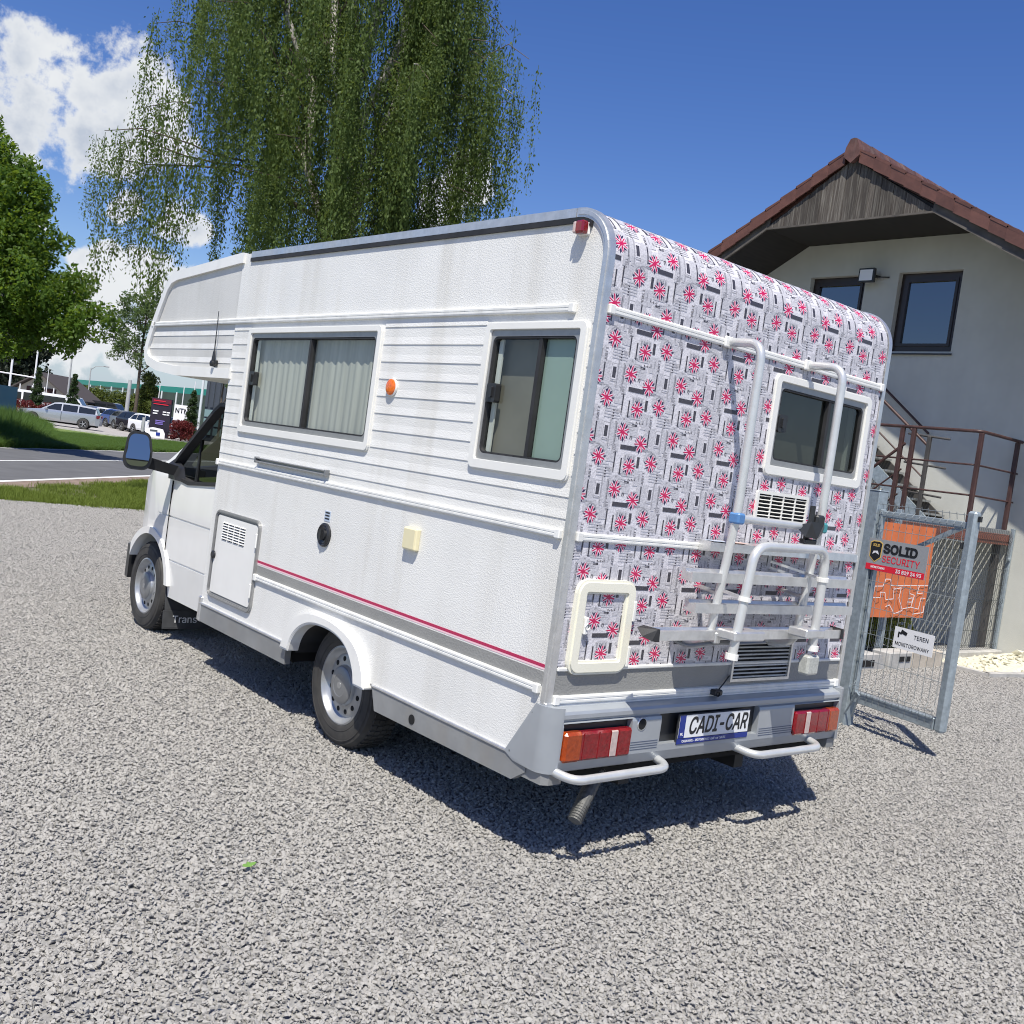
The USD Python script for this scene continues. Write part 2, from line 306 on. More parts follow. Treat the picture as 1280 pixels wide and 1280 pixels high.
# ------------------------------------------------------------------ mesh helpers
def box(x0, x1, y0, y1, z0, z1):
    m = trimesh.creation.box([abs(x1 - x0), abs(y1 - y0), abs(z1 - z0)]); m.apply_translation([(x0 + x1) / 2, (y0 + y1) / 2, (z0 + z1) / 2]); return m
def rbox(x0, x1, y0, y1, z0, z1, b=.006):
    """A box with chamfered edges."""
    x0, x1 = sorted((x0, x1)); y0, y1 = sorted((y0, y1)); z0, z1 = sorted((z0, z1)); b = min(b, .45 * min(x1 - x0, y1 - y0, z1 - z0)); pts = []
    for x, sx in ((x0, 1), (x1, -1)):
        for y, sy in ((y0, 1), (y1, -1)):
            for z, sz in ((z0, 1), (z1, -1)):
                pts += [(x + sx * b, y + sy * b, z), (x + sx * b, y, z + sz * b), (x, y + sy * b, z + sz * b)]
    return tm(m3.Manifold.hull_points(np.array(pts, np.float32)))
def hull(pts):
    return tm(m3.Manifold.hull_points(np.asarray(pts, np.float32)))
def poly_mesh(shape, h):
    gs = [g for g in getattr(shape, 'geoms', [shape]) if isinstance(g, Polygon) and g.area > 1e-9]
    return trimesh.util.concatenate([trimesh.creation.extrude_polygon(g, h, engine='earcut') for g in gs])
def ext(shape, axis, a0, a1):
    """A shape in the plane across the axis, extruded from a0 to a1. axis x: shape is (y, z); y: (x, z); z: (x, y)."""
    if not hasattr(shape, 'geom_type'): shape = Polygon(shape)
    m = poly_mesh(shape, abs(a1 - a0)); v = m.vertices.copy(); lo = min(a0, a1)
    if axis == 'x': m.vertices = np.stack([v[:, 2] + lo, v[:, 0], v[:, 1]], 1)
    elif axis == 'y': m.vertices = np.stack([v[:, 0], v[:, 2] + lo, v[:, 1]], 1); m.invert()
    else: m.vertices = v + [0, 0, lo]
    return m
def rrect(a0, b0, a1, b1, r, q=6):
    return sbox(min(a0, a1) + r, min(b0, b1) + r, max(a0, a1) - r, max(b0, b1) - r).buffer(r, quad_segs=q)
def tube(pts, r, sides=10, closed=False, cap=True):
    p = np.asarray(pts, float); n = len(p)
    t = np.gradient(p, axis=0) if not closed else np.roll(p, -1, 0) - np.roll(p, 1, 0)
    t /= np.linalg.norm(t, axis=1, keepdims=True) + 1e-12
    ref = np.array([0, 0, 1.0]) if abs(t[0, 2]) < .9 else np.array([1.0, 0, 0])
    a = np.cross(t[0], ref); a /= np.linalg.norm(a); A = [a]
    for i in range(1, n):
        a = A[-1] - t[i] * (A[-1] @ t[i]); A.append(a / (np.linalg.norm(a) + 1e-12))
    A = np.array(A); B = np.cross(t, A); ang = np.arange(sides) * 2 * math.pi / sides
    rr = np.broadcast_to(r, (n,))
    v = p[:, None] + rr[:, None, None] * (np.cos(ang)[None, :, None] * A[:, None] + np.sin(ang)[None, :, None] * B[:, None])
    v = v.reshape(-1, 3); f = []
    for i in range(n - (0 if closed else 1)):
        j = (i + 1) % n
        for k in range(sides):
            l = (k + 1) % sides
            f += [(i * sides + k, i * sides + l, j * sides + l), (i * sides + k, j * sides + l, j * sides + k)]
    if cap and not closed:
        v = np.vstack([v, p[0], p[-1]]); c0, c1 = len(v) - 2, len(v) - 1
        for k in range(sides):
            l = (k + 1) % sides
            f += [(c0, l, k), (c1, (n - 1) * sides + k, (n - 1) * sides + l)]
    return trimesh.Trimesh(v, f, process=False)
def bend(pts, rad, q=6):
    """A polyline with its corners rounded."""
    p = [np.asarray(x, float) for x in pts]; out = [p[0]]
    for i in range(1, len(p) - 1):
        a, b = p[i - 1] - p[i], p[i + 1] - p[i]; la, lb = np.linalg.norm(a), np.linalg.norm(b); a /= la; b /= lb
        d = min(rad, la * .49, lb * .49)
        for k in range(q + 1):
            s = k / q; out.append((p[i] + a * d) * (1 - s) ** 2 + p[i] * 2 * s * (1 - s) + (p[i] + b * d) * s ** 2)
    out.append(p[-1]); return np.array(out)
def rod(a, b, r, sides=8):
    a, b = np.asarray(a, float), np.asarray(b, float); return tube([a, (a + b) / 2, b], r, sides)
def bar(a, b, w, h):
    """A square bar from a to b, w across (level) and h deep."""
    a, b = np.asarray(a, float), np.asarray(b, float); d = b - a; d /= np.linalg.norm(d)
    s = np.cross(d, [0, 0, 1.0]); s = s / np.linalg.norm(s) if np.linalg.norm(s) > 1e-6 else np.array([1.0, 0, 0]); u = np.cross(s, d)
    return hull([e + s * i * w / 2 + u * j * h / 2 for e in (a, b) for i in (-1, 1) for j in (-1, 1)])
def lathe(profile, axis_pos, axis='x', seg=40):
    """profile: (radius, along). Revolved about an axis through axis_pos."""
    pr = np.asarray(profile, float); ang = np.arange(seg) * 2 * math.pi / seg; n = len(pr)
    v = np.array([[(r * math.cos(t), r * math.sin(t), h) for t in ang] for r, h in pr]).reshape(-1, 3); f = []
    for i in range(n - 1):
        for k in range(seg):
            l = (k + 1) % seg; f += [(i * seg + k, i * seg + l, (i + 1) * seg + l), (i * seg + k, (i + 1) * seg + l, (i + 1) * seg + k)]
    if axis == 'x': v = np.stack([v[:, 2], v[:, 0], v[:, 1]], 1)
    elif axis == 'y': v = np.stack([v[:, 1], v[:, 2], v[:, 0]], 1)
    m = trimesh.Trimesh(v + np.asarray(axis_pos, float), f, process=False); return m
def text_shape(text, height, bold=False, squeeze=1.0):
    """Lettering as a shapely shape, reading along +x from the origin."""
    m = meshkit.text_mesh(text, height, .002, bold); tri = m.triangles[m.face_normals[:, 2] > .9][:, :, :2]
    return affinity.scale(unary_union([Polygon(t) for t in tri]).buffer(height * .004), squeeze, 1, origin=(0, 0))
def on_plane(shape, origin, ux, uy, depth):
    """A flat shape raised on a plane: ux, uy its axes in space; grows along ux x uy."""
    m = poly_mesh(shape, depth); o, a, b = (np.asarray(k, float) for k in (origin, ux, uy)); c = np.cross(a, b)
    v = m.vertices; m.vertices = o + v[:, :1] * a + v[:, 1:2] * b + v[:, 2:] * c; return m
# ------------------------------------------------------------------ ground, yard, street
YARD_EDGE = 13.95
def sheet_xy(poly, z, step=None):
    v, f = trimesh.creation.triangulate_polygon(poly, engine='earcut'); m = trimesh.Trimesh(np.column_stack([v, np.full(len(v), z)]), f, process=False)
    if m.face_normals[:, 2].mean() < 0: m.invert()
    return m
def street_poly(d0, d1, s0, s1): return Polygon([tuple(ground(d, s)) for d, s in ((d0, s0), (d1, s0), (d1, s1), (d0, s1))])
solo('plain', sheet_xy(sbox(-1500, -1500, 2500, 2500), -.012), 'plain', kind='structure')
YARD = Polygon([(-14, -14), (40, -14), (40, 9.0), (14, 11.5), (7.5, 13.3), (3.6, 13.86), (1.27, 14.02), (-3, 14.3), (-14, 14.8)])
LAWN = Polygon([(-14, 14.75), (-3, 14.25), (1.27, 13.97), (3.6, 13.80), (7.5, 13.24), (14, 11.45), (30, 9.3), tuple(ground(80, -8.75)), tuple(ground(-10, -8.75))])
solo('lawn', sheet_xy(LAWN, -.004), 'soil', kind='structure')
solo('kerb_paving', sheet_xy(street_poly(-30, 120, -9.40, -8.75), .004), 'clinker', kind='structure')
solo('street', sheet_xy(street_poly(-60, 260, -15.35, -9.40), .000), 'road_asphalt', kind='structure')
for s0, s1, nm in ((-9.58, -9.42, 'near'), (-12.46, -12.34, 'mid'), (-15.22, -15.12, 'far')):
    solo('road_marking', sheet_xy(street_poly(-50, 250, s0, s1), .004), 'road_paint', kind='structure')
solo('verge', sheet_xy(street_poly(-60, 260, -26.0, -15.35), -.004), 'far_grass', kind='structure')
solo('car_park', sheet_xy(Polygon([tuple(ground(d, s)) for d, s in ((57.5, -26), (57.5, -15.4), (64, -15.4), (66, -20.5), (160, -30), (160, -75), (60, -60))]), .002), 'pavement', kind='structure')

# loose stones: patches a metre square, each of many hundred separate chips
def chip(g, s):
    v = g.normal(size=(9, 3)); v /= np.linalg.norm(v, axis=1, keepdims=True); v *= g.uniform(.75, 1.1, (9, 1)) * np.array([1.0, g.uniform(.6, .95), g.uniform(.45, .75)]) * s
    h = tm(m3.Manifold.hull_points(v.astype(np.float32))); a = g.uniform(0, 6.28); ca, sa = math.cos(a), math.sin(a)
    h.vertices = h.vertices @ np.array([[ca, -sa, 0], [sa, ca, 0], [0, 0, 1]]).T; return h
def stone_patch(seed, n, lo, hi):
    g = np.random.default_rng(seed); pool = [chip(g, 1.0) for _ in range(60)]; V, Fs, k = [], [], 0
    for i in range(n):
        c = pool[g.integers(60)]; s = lo + (hi - lo) * g.beta(1.6, 2.6); t = g.uniform(-.5, .5), g.uniform(-.5, .5)
        tilt = trimesh.transformations.euler_matrix(g.normal(0, .35), g.normal(0, .35), g.uniform(0, 6.28))[:3, :3]
        z = s * .30 + g.uniform(0, .009)
        V.append(c.vertices @ tilt.T * s + [t[0], t[1], z]); Fs.append(c.faces + k); k += len(c.vertices)
    return np.vstack(V), np.vstack(Fs)
E1, E2 = np.array([F2[0], F2[1]]), R2
cells, idx, yaw = [], [], []
for x in np.arange(-8.5, 16.5, 1.0):
    for y in np.arange(-8.5, 14.0, 1.0):
        p = np.array([x, y]) - EYE[:2]; d, s = p @ E1, p @ E2
        if d < .9 or abs(s) > .60 * d + 1.1 or d > 18 or y > 13.6 or x + y > 23: continue
        cells.append((x, y, 0.0)); idx.append(rng.integers(4)); yaw.append(rng.integers(4) * math.pi / 2)
STONY = unary_union([sbox(c[0] - .5, c[1] - .5, c[0] + .5, c[1] + .5) for c in cells]).buffer(.01).buffer(-.06)
solo('gravel_yard', [sheet_xy(p, 0.0) for p in getattr(YARD.difference(STONY), 'geoms', [YARD.difference(STONY)])], 'gravel_bed', kind='structure')
solo('gravel_base', [sheet_xy(p, -.002) for p in getattr(STONY.intersection(YARD), 'geoms', [STONY.intersection(YARD)])], 'gravel_under', kind='structure')
gp = instancer('/World/gravel', [('stone_patch_%03d' % i if i else 'stone_patch', stone_patch(20 + i, 7400, .0060, .0168), 'stone', False) for i in range(4)], cells, idx, yaw)
tag(gp, 'loose grey crushed stone covering the yard', 'gravel', None, 'stuff')

# grass
def tuft(seed, n, h, spread, w):
    g = np.random.default_rng(seed); V, Fs = [], []
    for i in range(n):
        a, r = g.uniform(0, 6.28), spread * math.sqrt(g.uniform()); b = g.uniform(0, 6.28); hh = h * g.uniform(.45, 1.1); lean = g.uniform(.15, .9) * hh
        o = np.array([r * math.cos(a), r * math.sin(a), 0]); d = np.array([math.cos(b), math.sin(b), 0]); s = np.array([-d[1], d[0], 0]) * w * g.uniform(.6, 1.3)
        k = len(V); V += [o - s, o + s, o + d * lean * .35 + [0, 0, hh * .6] + s * .7, o + d * lean * .35 + [0, 0, hh * .6] - s * .7, o + d * lean + [0, 0, hh]]
        Fs += [(k, k + 1, k + 2), (k, k + 2, k + 3), (k + 3, k + 2, k + 4)]
    return np.array(V), np.array(Fs)
pos = []
while len(pos) < 5200:
    d, s = rng.uniform(12.5, 40), rng.uniform(-8.8, -1.0); p = ground(d, s)
    if not LAWN.contains(Point(p)) : continue
    if abs(s / d) > .62 or s / d > -.16: continue
    if rng.uniform() > (15 / d) ** 1.1: continue
    if meshkit.fbm(np.array([p[0] * .8, p[1] * .8, 0]), 3) < .40 and rng.uniform() < .75: continue
    pos.append((*p, -.004))
lg = instancer('/World/lawn_grass', [('tuft', tuft(1, 46, .075, .16, .004), 'grass_blade', False), ('tuft_001', tuft(2, 40, .10, .18, .004), 'grass_blade', False)], pos, rng.integers(0, 2, len(pos)), rng.uniform(0, 6.28, len(pos)), rng.uniform(.7, 1.3, len(pos)))
tag(lg, 'short patchy grass between the gravel and the street', 'grass', None, 'stuff')
pos, sc = [], []
while len(pos) < 5200:
    d, s = rng.uniform(29, 60), rng.uniform(-27, -15.5); q = s / d
    if q < -.60 or q > -.30: continue
    p = ground(d, s); tall = np.clip((-.452 - q) / .045, 0, 1) * np.clip((-15.6 - s) / 1.5, .25, 1)
    if s < -21.5 and tall < .3: continue
    if s < -20.5 and q > -.42: continue
    pos.append((*p, -.004)); sc.append((.75 + .5 * rng.uniform(), .75 + .5 * rng.uniform(), .22 + 1.05 * tall * rng.uniform(.45, 1.35) * .62 * (.5 + meshkit.noise(np.array([p[0] * .9, p[1] * .9, 3.0])))))
tg = instancer('/World/tall_grass', [('clump', tuft(5, 70, .75, .30, .011), 'tall_grass', False), ('clump_001', tuft(6, 60, .85, .32, .011), 'tall_grass', False)], pos, rng.integers(0, 2, len(pos)), rng.uniform(0, 6.28, len(pos)), np.array(sc))
tag(tg, 'tall unmown grass along the far side of the street', 'grass', None, 'stuff')
lv_ = [(-.030, 0), (-.018, .013), (-.004, .012), (.004, .021), (.012, .011), (.028, .006), (.034, -.002), (.022, -.011), (.010, -.010), (.002, -.019), (-.008, -.012), (-.020, -.011)]
solo('fallen_leaf', (np.array([(-1.040 + x, .392 + y + .2 * x, .030 + 5 * x * x + 9 * abs(y) * abs(y) + .1 * y) for x, y in lv_] + [(-1.038, .392, .030)]), np.array([(i, (i + 1) % 12, 12) for i in range(12)])), 'fallen_leaf', 'single green leaf lying on the gravel in the foreground', 'leaf', smooth=True)

# ------------------------------------------------------------------ the house behind the yard (gable wall on x = 10.8)
XW, XG, RY = 10.80, 9.71, 5.46
SL = .565
HOUSE = thing('house', 'grey rendered house with brown tiled gable roof and dark boarded gable', 'house', (XW + 2, RY, 0))
und = lambda y: 5.68 - max(abs(y - RY) - 1.32, 0) * SL
topz = lambda y: 6.67 - abs(y - RY) * SL
ys = [1.2, RY - 1.32, RY + 1.32, 9.72]
wins = [(4.19, 5.15, 4.03, 5.18), (5.69, 6.65, 4.03, 5.18)]
wall = Polygon([(1.2, 0), (9.72, 0)] + [(y, und(y) + .01) for y in reversed(ys)])
for w in wins: wall = wall.difference(sbox(w[0], w[2], w[1], w[3]))
part(HOUSE, 'wall', [ext(wall, 'x', XW, XW + .24)], 'render_wall')
part(HOUSE, 'wall', box(XW + .24, 18.8, 1.2, 1.44, 0, und(1.2) - .02), 'render_wall'); part(HOUSE, 'wall', box(XW + .24, 18.8, 9.48, 9.72, 0, und(1.2) - .02), 'render_wall'); part(HOUSE, 'wall', box(18.6, 18.8, 1.44, 9.48, 0, 5.6), 'render_wall')
part(HOUSE, 'attic_floor', box(XW + .25, 18.5, 1.5, 9.4, 3.2, 3.3), 'interior_grey')
so = Polygon([(y, und(y)) for y in (.55, RY - 1.32, RY + 1.32, 10.37)] + [(y, topz(y) - .16) for y in (10.37, RY, .55)])
part(HOUSE, 'soffit', ext(so, 'x', XG + .02, 19.2), 'soffit_dark')
for sgn in (1, -1):
    fas = Polygon([(RY + sgn * 1.30, und(RY + 1.32) + .015), (RY + sgn * 5.0, und(RY + 5.0)), (RY + sgn * 5.0, und(RY + 5.0) + .16), (RY + sgn * 1.30, und(RY + 1.32) + .165)])
    part(HOUSE, 'barge_board', ext(fas, 'x', XG - .01, XG + .02), 'eave_board')
    fas2 = affinity.translate(fas, 0, .15); part(HOUSE, 'barge_board', ext(fas2.intersection(sbox(0, 0, 20, 20)), 'x', XG - .03, XG + .018), 'soffit_dark')
    part(HOUSE, 'soffit_lath', ext(Polygon([(RY + sgn * 1.32, 5.665), (RY + sgn * 5.0, und(RY + 5.0) - .015), (RY + sgn * 5.0, und(RY + 5.0) + .02), (RY + sgn * 1.32, 5.70)]), 'x', XG - .035, XG - .010), 'eave_board')
gable = Polygon([(RY - 1.36, 5.685), (RY + 1.36, 5.685), (RY, topz(RY) - .12)])
y = RY - 1.36; k = 0
while y < RY + 1.36:
    w = .085 + .02 * rng.uniform(); b = gable.intersection(sbox(y + .003, 5.685 - .0, min(y + w, RY + 1.36), 7))
    if b.area > 1e-5: part(HOUSE, 'gable_board', ext(b, 'x', XG - .008 - .006 * (k % 2) - .003 * rng.uniform(), XG + .02), ('old_board', 'old_board_1', 'old_board_2')[rng.integers(3)])
    y += w; k += 1
part(HOUSE, 'drip_lath', box(XG - .03, XG, RY - 1.36, RY + 1.36, 5.665, 5.690), 'eave_board')
# roof slopes with courses of tiles; verge tiles hang over the gable edge
tilt = math.atan(SL); cs, sn = math.cos(tilt), math.sin(tilt)
for sgn in (1, -1):
    part(HOUSE, 'roof', ext(Polygon([(RY, topz(RY) - .15), (RY + sgn * 5.0, topz(RY + 5) - .15), (RY + sgn * 5.0, topz(RY + 5) - .02), (RY, topz(RY) - .02)]), 'x', XG + .03, 19.2), 'roof_tile')
    for i in range(17):
        a, b = .13 + i * .285, .13 + (i + 1) * .285 + .02           # along the slope from the ridge
        P = lambda s, u: (RY + sgn * s * cs - sgn * u * -sn * 0, topz(RY) - s * sn + u)
        q = [P(a, -.135), P(a, .045), P(b, .060), P(b, -.120)]
        v = Polygon(q)
        part(HOUSE, 'verge_tile', ext(v, 'x', XG - .070 - .004 * (i % 2), XG - .045), ('roof_tile', 'roof_tile_1', 'roof_tile_2')[rng.integers(3)])
        part(HOUSE, 'verge_tile', ext(Polygon([P(a, .02), P(a, .050), P(b, .075), P(b, .03)]), 'x', XG - .075, XG + .22), ('roof_tile', 'roof_tile_1', 'roof_tile_2')[rng.integers(3)])
        crs = [ext(Polygon([P(a, -.02), P(a, .03 + h), P(b, .055 + h), P(b, -.02)]), 'x', XG + .22 + .30 * j + e0, XG + .22 + .30 * j + e1) for j in range(26) for e0, e1, h in ((.0, .10, .03), (.10, .30, .0))]
        part(HOUSE, 'tile_course', crs, ('roof_tile', 'roof_tile_1', 'roof_tile_2')[i % 3], kind='stuff')
for j in range(24):
    x0 = XG - .10 + j * .40
    part(HOUSE, 'ridge_tile', hull([(x, RY + yy, topz(RY) + zz) for x in (x0, x0 + .42) for yy, zz in ((-.125, -.10), (-.105, .03), (-.05, .13 + .01 * (x == x0)), (.05, .13 + .01 * (x == x0)), (.105, .03), (.125, -.10), (0, .15), (0, -.20 if (j == 0 and x == x0) else -.05))]), 'ridge_tile', smooth=20)
for (y0, y1, z0, z1) in wins:
    wp = part(HOUSE, 'window', ext(sbox(y0, z0, y1, z1).difference(sbox(y0 + .10, z0 + .10, y1 - .06, z1 - .09)), 'x', XW + .10, XW + .17), 'window_brown')
    part(wp, 'sash', ext(sbox(y0 + .09, z0 + .09, y1 - .05, z1 - .08).difference(sbox(y0 + .13, z0 + .13, y1 - .12, z1 - .13)), 'x', XW + .085, XW + .16), 'window_brown')
    part(wp, 'pane', (np.array([(XW + .12, y0 + .12, z0 + .12), (XW + .12, y1 - .11, z0 + .12), (XW + .12, y1 - .11, z1 - .12), (XW + .12, y0 + .12, z1 - .12)]), np.array([(0, 2, 1), (0, 3, 2)])), 'pane_house')
    part(wp, 'sill', [hull([(XW - .045, y0 - .03, z0 - .035), (XW - .045, y1 + .03, z0 - .035), (XW - .045, y0 - .03, z0 - .05), (XW - .045, y1 + .03, z0 - .05), (XW + .11, y0 - .0, z0 + .005), (XW + .11, y1 + .0, z0 + .005), (XW + .11, y0, z0 - .045), (XW + .11, y1, z0 - .045)])], 'sill_brown')
    part(wp, 'room', [box(XW + .5, XW + .52, y0 - .5, y1 + .5, z0 - .6, z1 + .3)], 'interior_dark')
lp = part(HOUSE, 'floodlight', [rbox(XW - .20, XW - .14, 5.44, 5.70, 5.02, 5.23, .008)], 'black_plastic')
part(lp, 'floodlight_glass', [box(XW - .203, XW - .199, 5.465, 5.675, 5.045, 5.205)], 'sign_white'); part(lp, 'bracket', [bar((XW - .14, 5.50, 5.13), (XW, 5.47, 5.13), .04, .03), rod((XW - .10, 5.44, 5.11), (XW - .005, 5.30, 5.12), .010)], 'black_plastic')

# ------------------------------------------------------------------ steel stair and landing on the gable wall
ST = thing('steel_stair', 'brown steel stair and railed landing against the grey house wall', 'stair', (10.2, 3.5, 0))
LX0, LX1, LY0, LY1, LZ = 9.62, 10.76, 2.99, 4.02, 1.62
part(ST, 'landing_beam', rbox(LX0 - .02, LX0 + .03, LY0 - .02, LY1, LZ - .15, LZ - .01, .004), 'brown_beam'); part(ST, 'landing_beam', rbox(LX0 + .03, LX1, LY0 - .02, LY0 + .03, LZ - .15, LZ - .01, .004), 'brown_beam')
part(ST, 'landing_beam', rbox(LX0 + .03, LX1, LY1 - .05, LY1, LZ - .15, LZ - .01, .004), 'dark_steel')
part(ST, 'kick_plate', box(LX0 - .01, LX0 - .004, LY0, LY1, LZ - .008, LZ + .05), 'grating_steel'); part(ST, 'kick_plate', box(LX0, LX1, LY0 - .01, LY0 - .004, LZ - .008, LZ + .05), 'grating_steel')
for k in range(15): part(ST, 'grating_bar', box(LX0 + .03, LX1, LY0 + .035 + .066 * k, LY0 + .035 + .066 * k + .042, LZ - .03, LZ), 'grating_steel')
for x in (9.95, 10.42): part(ST, 'grating_carrier', box(x, x + .012, LY0 + .03, LY1 - .05, LZ - .045, LZ - .031), 'grating_steel')
for (x, y) in ((LX0 + .02, LY0 + .02), (10.66, LY0 + .02), (LX0 + .02, 3.90), (LX0 + .02, 4.06)): part(ST, 'railing_post', rbox(x - .026, x + .026, y - .026, y + .026, LZ - .14, LZ + 1.20, .004), 'brown_steel')
for z in (.42, .80): part(ST, 'railing_bar', tube(bend([(LX0 + .02, 4.5, LZ + z), (LX0 + .02, LY0 + .02, LZ + z), (XW - .02, LY0 + .02, LZ + z)], .10, 6), .012, 8), 'brown_steel', smooth=True)
part(ST, 'handrail', tube(bend([(LX0 + .02, 4.6, LZ + 1.22), (LX0 + .02, LY0 + .02, LZ + 1.22), (XW - .02, LY0 + .02, LZ + 1.22)], .10, 6), .021, 10), 'brown_steel', smooth=True)
def flight(x0, x1, ya, za, yb, zb, n, nm):
    for x in (x0, x1): part(ST, 'stringer', bar((x, ya, za - .06), (x, yb, zb - .06), .03, .18), 'galvanised' if nm == 'up' and x == x0 else 'dark_steel')
    for i in range(n):
        t = (i + .5) / n; y, z = ya + (yb - ya) * t, za + (zb - za) * t
        part(ST, 'step', [box(x0 + .02, x1 - .02, y - .13 + .045 * j, y - .13 + .045 * j + .030, z - .015, z + .012) for j in range(6)], 'grating_steel', kind='stuff')
flight(10.22, 10.74, 3.88, 1.66, 6.6, 3.75, 12, 'up'); flight(9.64, 10.10, 4.10, 1.50, 5.9, .02, 8, 'down')
for x, y0, z0, y1, z1, r in ((10.22, 4.0, 2.66, 6.6, 4.66, .021), (10.22, 4.0, 2.22, 6.6, 4.22, .012), (10.72, 4.28, 2.86, 6.6, 4.70, .018), (LX0 + .02, 4.0, 2.62, 5.9, .96, .021), (LX0 + .02, 4.0, 2.28, 5.9, .62, .012), (LX0 + .02, 4.0, 1.95, 5.9, .29, .012)):
    part(ST, 'stair_rail', rod((x, y0, z0), (x, y1, z1), r, 8), 'brown_steel', smooth=True)
part(ST, 'railing_post', rbox(10.195, 10.245, 3.96, 4.01, LZ - .1, 2.78, .004), 'dark_steel')
for z in (2.76, 2.37, 1.98): part(ST, 'railing_bar', rod((10.22, 3.70, z - .0), (10.22, 4.30, z + .04), .014), 'dark_steel', smooth=True)
for y in (4.9, 5.8): part(ST, 'railing_post', rbox(10.20, 10.24, y - .02, y + .02, LZ + (y - 4) * .77, LZ + (y - 4) * .77 + 1.0, .004), 'brown_steel')
part(ST, 'railing_post', rbox(LX0, LX0 + .04, 4.9, 4.94, .78, 1.84, .004), 'brown_steel')
part(ST, 'stair_prop', rbox(LX0 + .02, LX0 + .10, 3.95, 4.03, 0, LZ - .15, .006), 'dark_steel'); part(ST, 'stair_prop', rbox(10.60, 10.68, 3.02, 3.10, 0, LZ - .15, .006), 'dark_steel')

# ------------------------------------------------------------------ wire fence across the yard's end (y = 2.95) and its foot
FY = 2.93
FE = thing('wire_fence', 'green grey welded wire fence panels running up to the house wall', 'fence', (9.0, FY, 0))
def wire_panel(parent, name, a, b, z0, z1, step, fold, horiz, r=.0032, mt='galvanised_wire', nrm=(0, -1, 0)):
    a, b, nrm = np.asarray(a, float), np.asarray(b, float), np.asarray(nrm, float); L = np.linalg.norm(b - a); d = (b - a) / L; ms = []
    for k in range(int(L / step) + 1):
        o = a + d * step * k; pts = []
        zz = [z0] + sum([[f - .055, f - .015, f + .015, f + .055] for f in fold], []) + [z1]
        oo = [0] + sum([[0, .030, .030, 0] for f in fold], []) + [0]
        ms.append(tube([(*(o[:2] + nrm[:2] * q), z) for z, q in zip(zz, oo)], r, 5))
    for z in horiz: ms.append(rod((*(a[:2] - nrm[:2] * .006), z), (*(b[:2] - nrm[:2] * .006), z), r * 1.2, 5))
    return part(parent, name, ms, mt, kind='stuff')
for x0, x1 in ((5.45, 7.88), (7.96, 10.74)):
    wire_panel(FE, 'wire_panel', (x0, FY, 0), (x1, FY, 0), .08, 1.70 if x1 < 9 else 1.66, .05, (.16, .74, 1.55), (.10, .16, .35, .55, .74, .95, 1.15, 1.35, 1.50, 1.60), .0024, 'fence_wire')
for x in (7.92, 5.4): part(FE, 'fence_post', [rbox(x - .03, x + .03, FY - .0 + .01, FY + .07, 0, 1.74, .004)], 'galvanised')
part(FE, 'fence_post', rbox(10.745, 10.79, FY - .02, FY + .03, 0, 1.70, .004), 'galvanised')
part(FE, 'post_clip', [rbox(x, x + .05, FY - .035, FY - .005, z, z + .03, .004) for x, z in ((10.70, 1.28),)], 'galvanised')
for i, (x0, x1, h, mt) in enumerate(((6.6, 7.28, .17, 'concrete'), (8.35, 10.78, .10, 'concrete'))):
    part(FE, 'plinth', rbox(x0, x1, FY - .10, FY + .12, 0, h, .012), mt)
KB = thing('kerb_block', 'grey concrete trapezoid block beside the fence post', 'concrete block', (7.4, 2.66, 0))
part(KB, 'block', hull([(x, y, z) for y, g in ((2.58, 0), (2.80, 0)) for x, z in ((6.75, 0), (7.42, 0), (6.75, .17), (7.30, .17))]), 'concrete'); part(KB, 'hollow', box(6.80, 7.16, 2.573, 2.579, .045, .115), 'black_void')
for i, (x0, x1, mt, lb) in enumerate(((7.44, 7.92, 'concrete', 'short grey concrete block with two dark holes under the wire fence'), (7.94, 8.25, 'concrete_warm', 'warm brownish concrete block under the white sign'), (8.27, 8.62, 'concrete_warm', 'sandy concrete block nearest the gate stile, right end of the row'))):
    b = thing('kerb_block', lb, 'concrete block', ((x0 + x1) / 2, 2.66, 0))
    part(b, 'block', rbox(x0, x1, 2.56, 2.78, 0, .19, .012), mt)
    if i == 0: part(b, 'hollow', box(x0 + .20, x0 + .30, 2.552, 2.559, .09, .145), 'black_void'); part(b, 'hollow', box(x0 + .33, x0 + .43, 2.552, 2.559, .09, .145), 'black_void')
solo('kerb_stone', hull([(x, y, z) for x, y in ((8.72, 2.05), (9.55, 1.92), (9.60, 2.02), (8.76, 2.16)) for z in (-.02, .05)]), 'concrete', 'thin pale kerb laid flat in front of the rubble by the house', 'kerb')
solo('kerb_stone', hull([(x, y, z) for x, y in ((8.70, 2.62), (8.80, 2.62), (8.80, 2.07), (8.70, 2.07)) for z in (-.02, .05)]), 'concrete', 'thin pale kerb running from the fence towards the yard', 'kerb')
g = np.random.default_rng(3); heap = []
for i in range(230):
    u, v = g.uniform(0, 1), g.uniform(0, 1); x, y = 8.9 + 1.75 * u, 2.06 + .78 * v; s = g.uniform(.02, .055); c = chip(g, s)
    c.apply_translation([x, y, .015 + .16 * math.exp(-((u - .72) ** 2 + (v - .45) ** 2) * 7) * g.uniform(.5, 1)]); heap.append(c)
solo('rubble', heap, 'lime_stone', 'low heap of pale yellowish rubble at the foot of the house wall', 'rubble', kind='stuff')
solo('rubble_bed', hull([(8.85, 2.03, 0), (10.75, 2.03, 0), (10.75, 2.85, 0), (8.85, 2.85, 0), (9.7, 2.3, .045), (10.5, 2.25, .13), (10.5, 2.6, .13), (9.8, 2.6, .06)]), 'lime_stone', 'pale sandy mound under the rubble', 'rubble', kind='stuff')
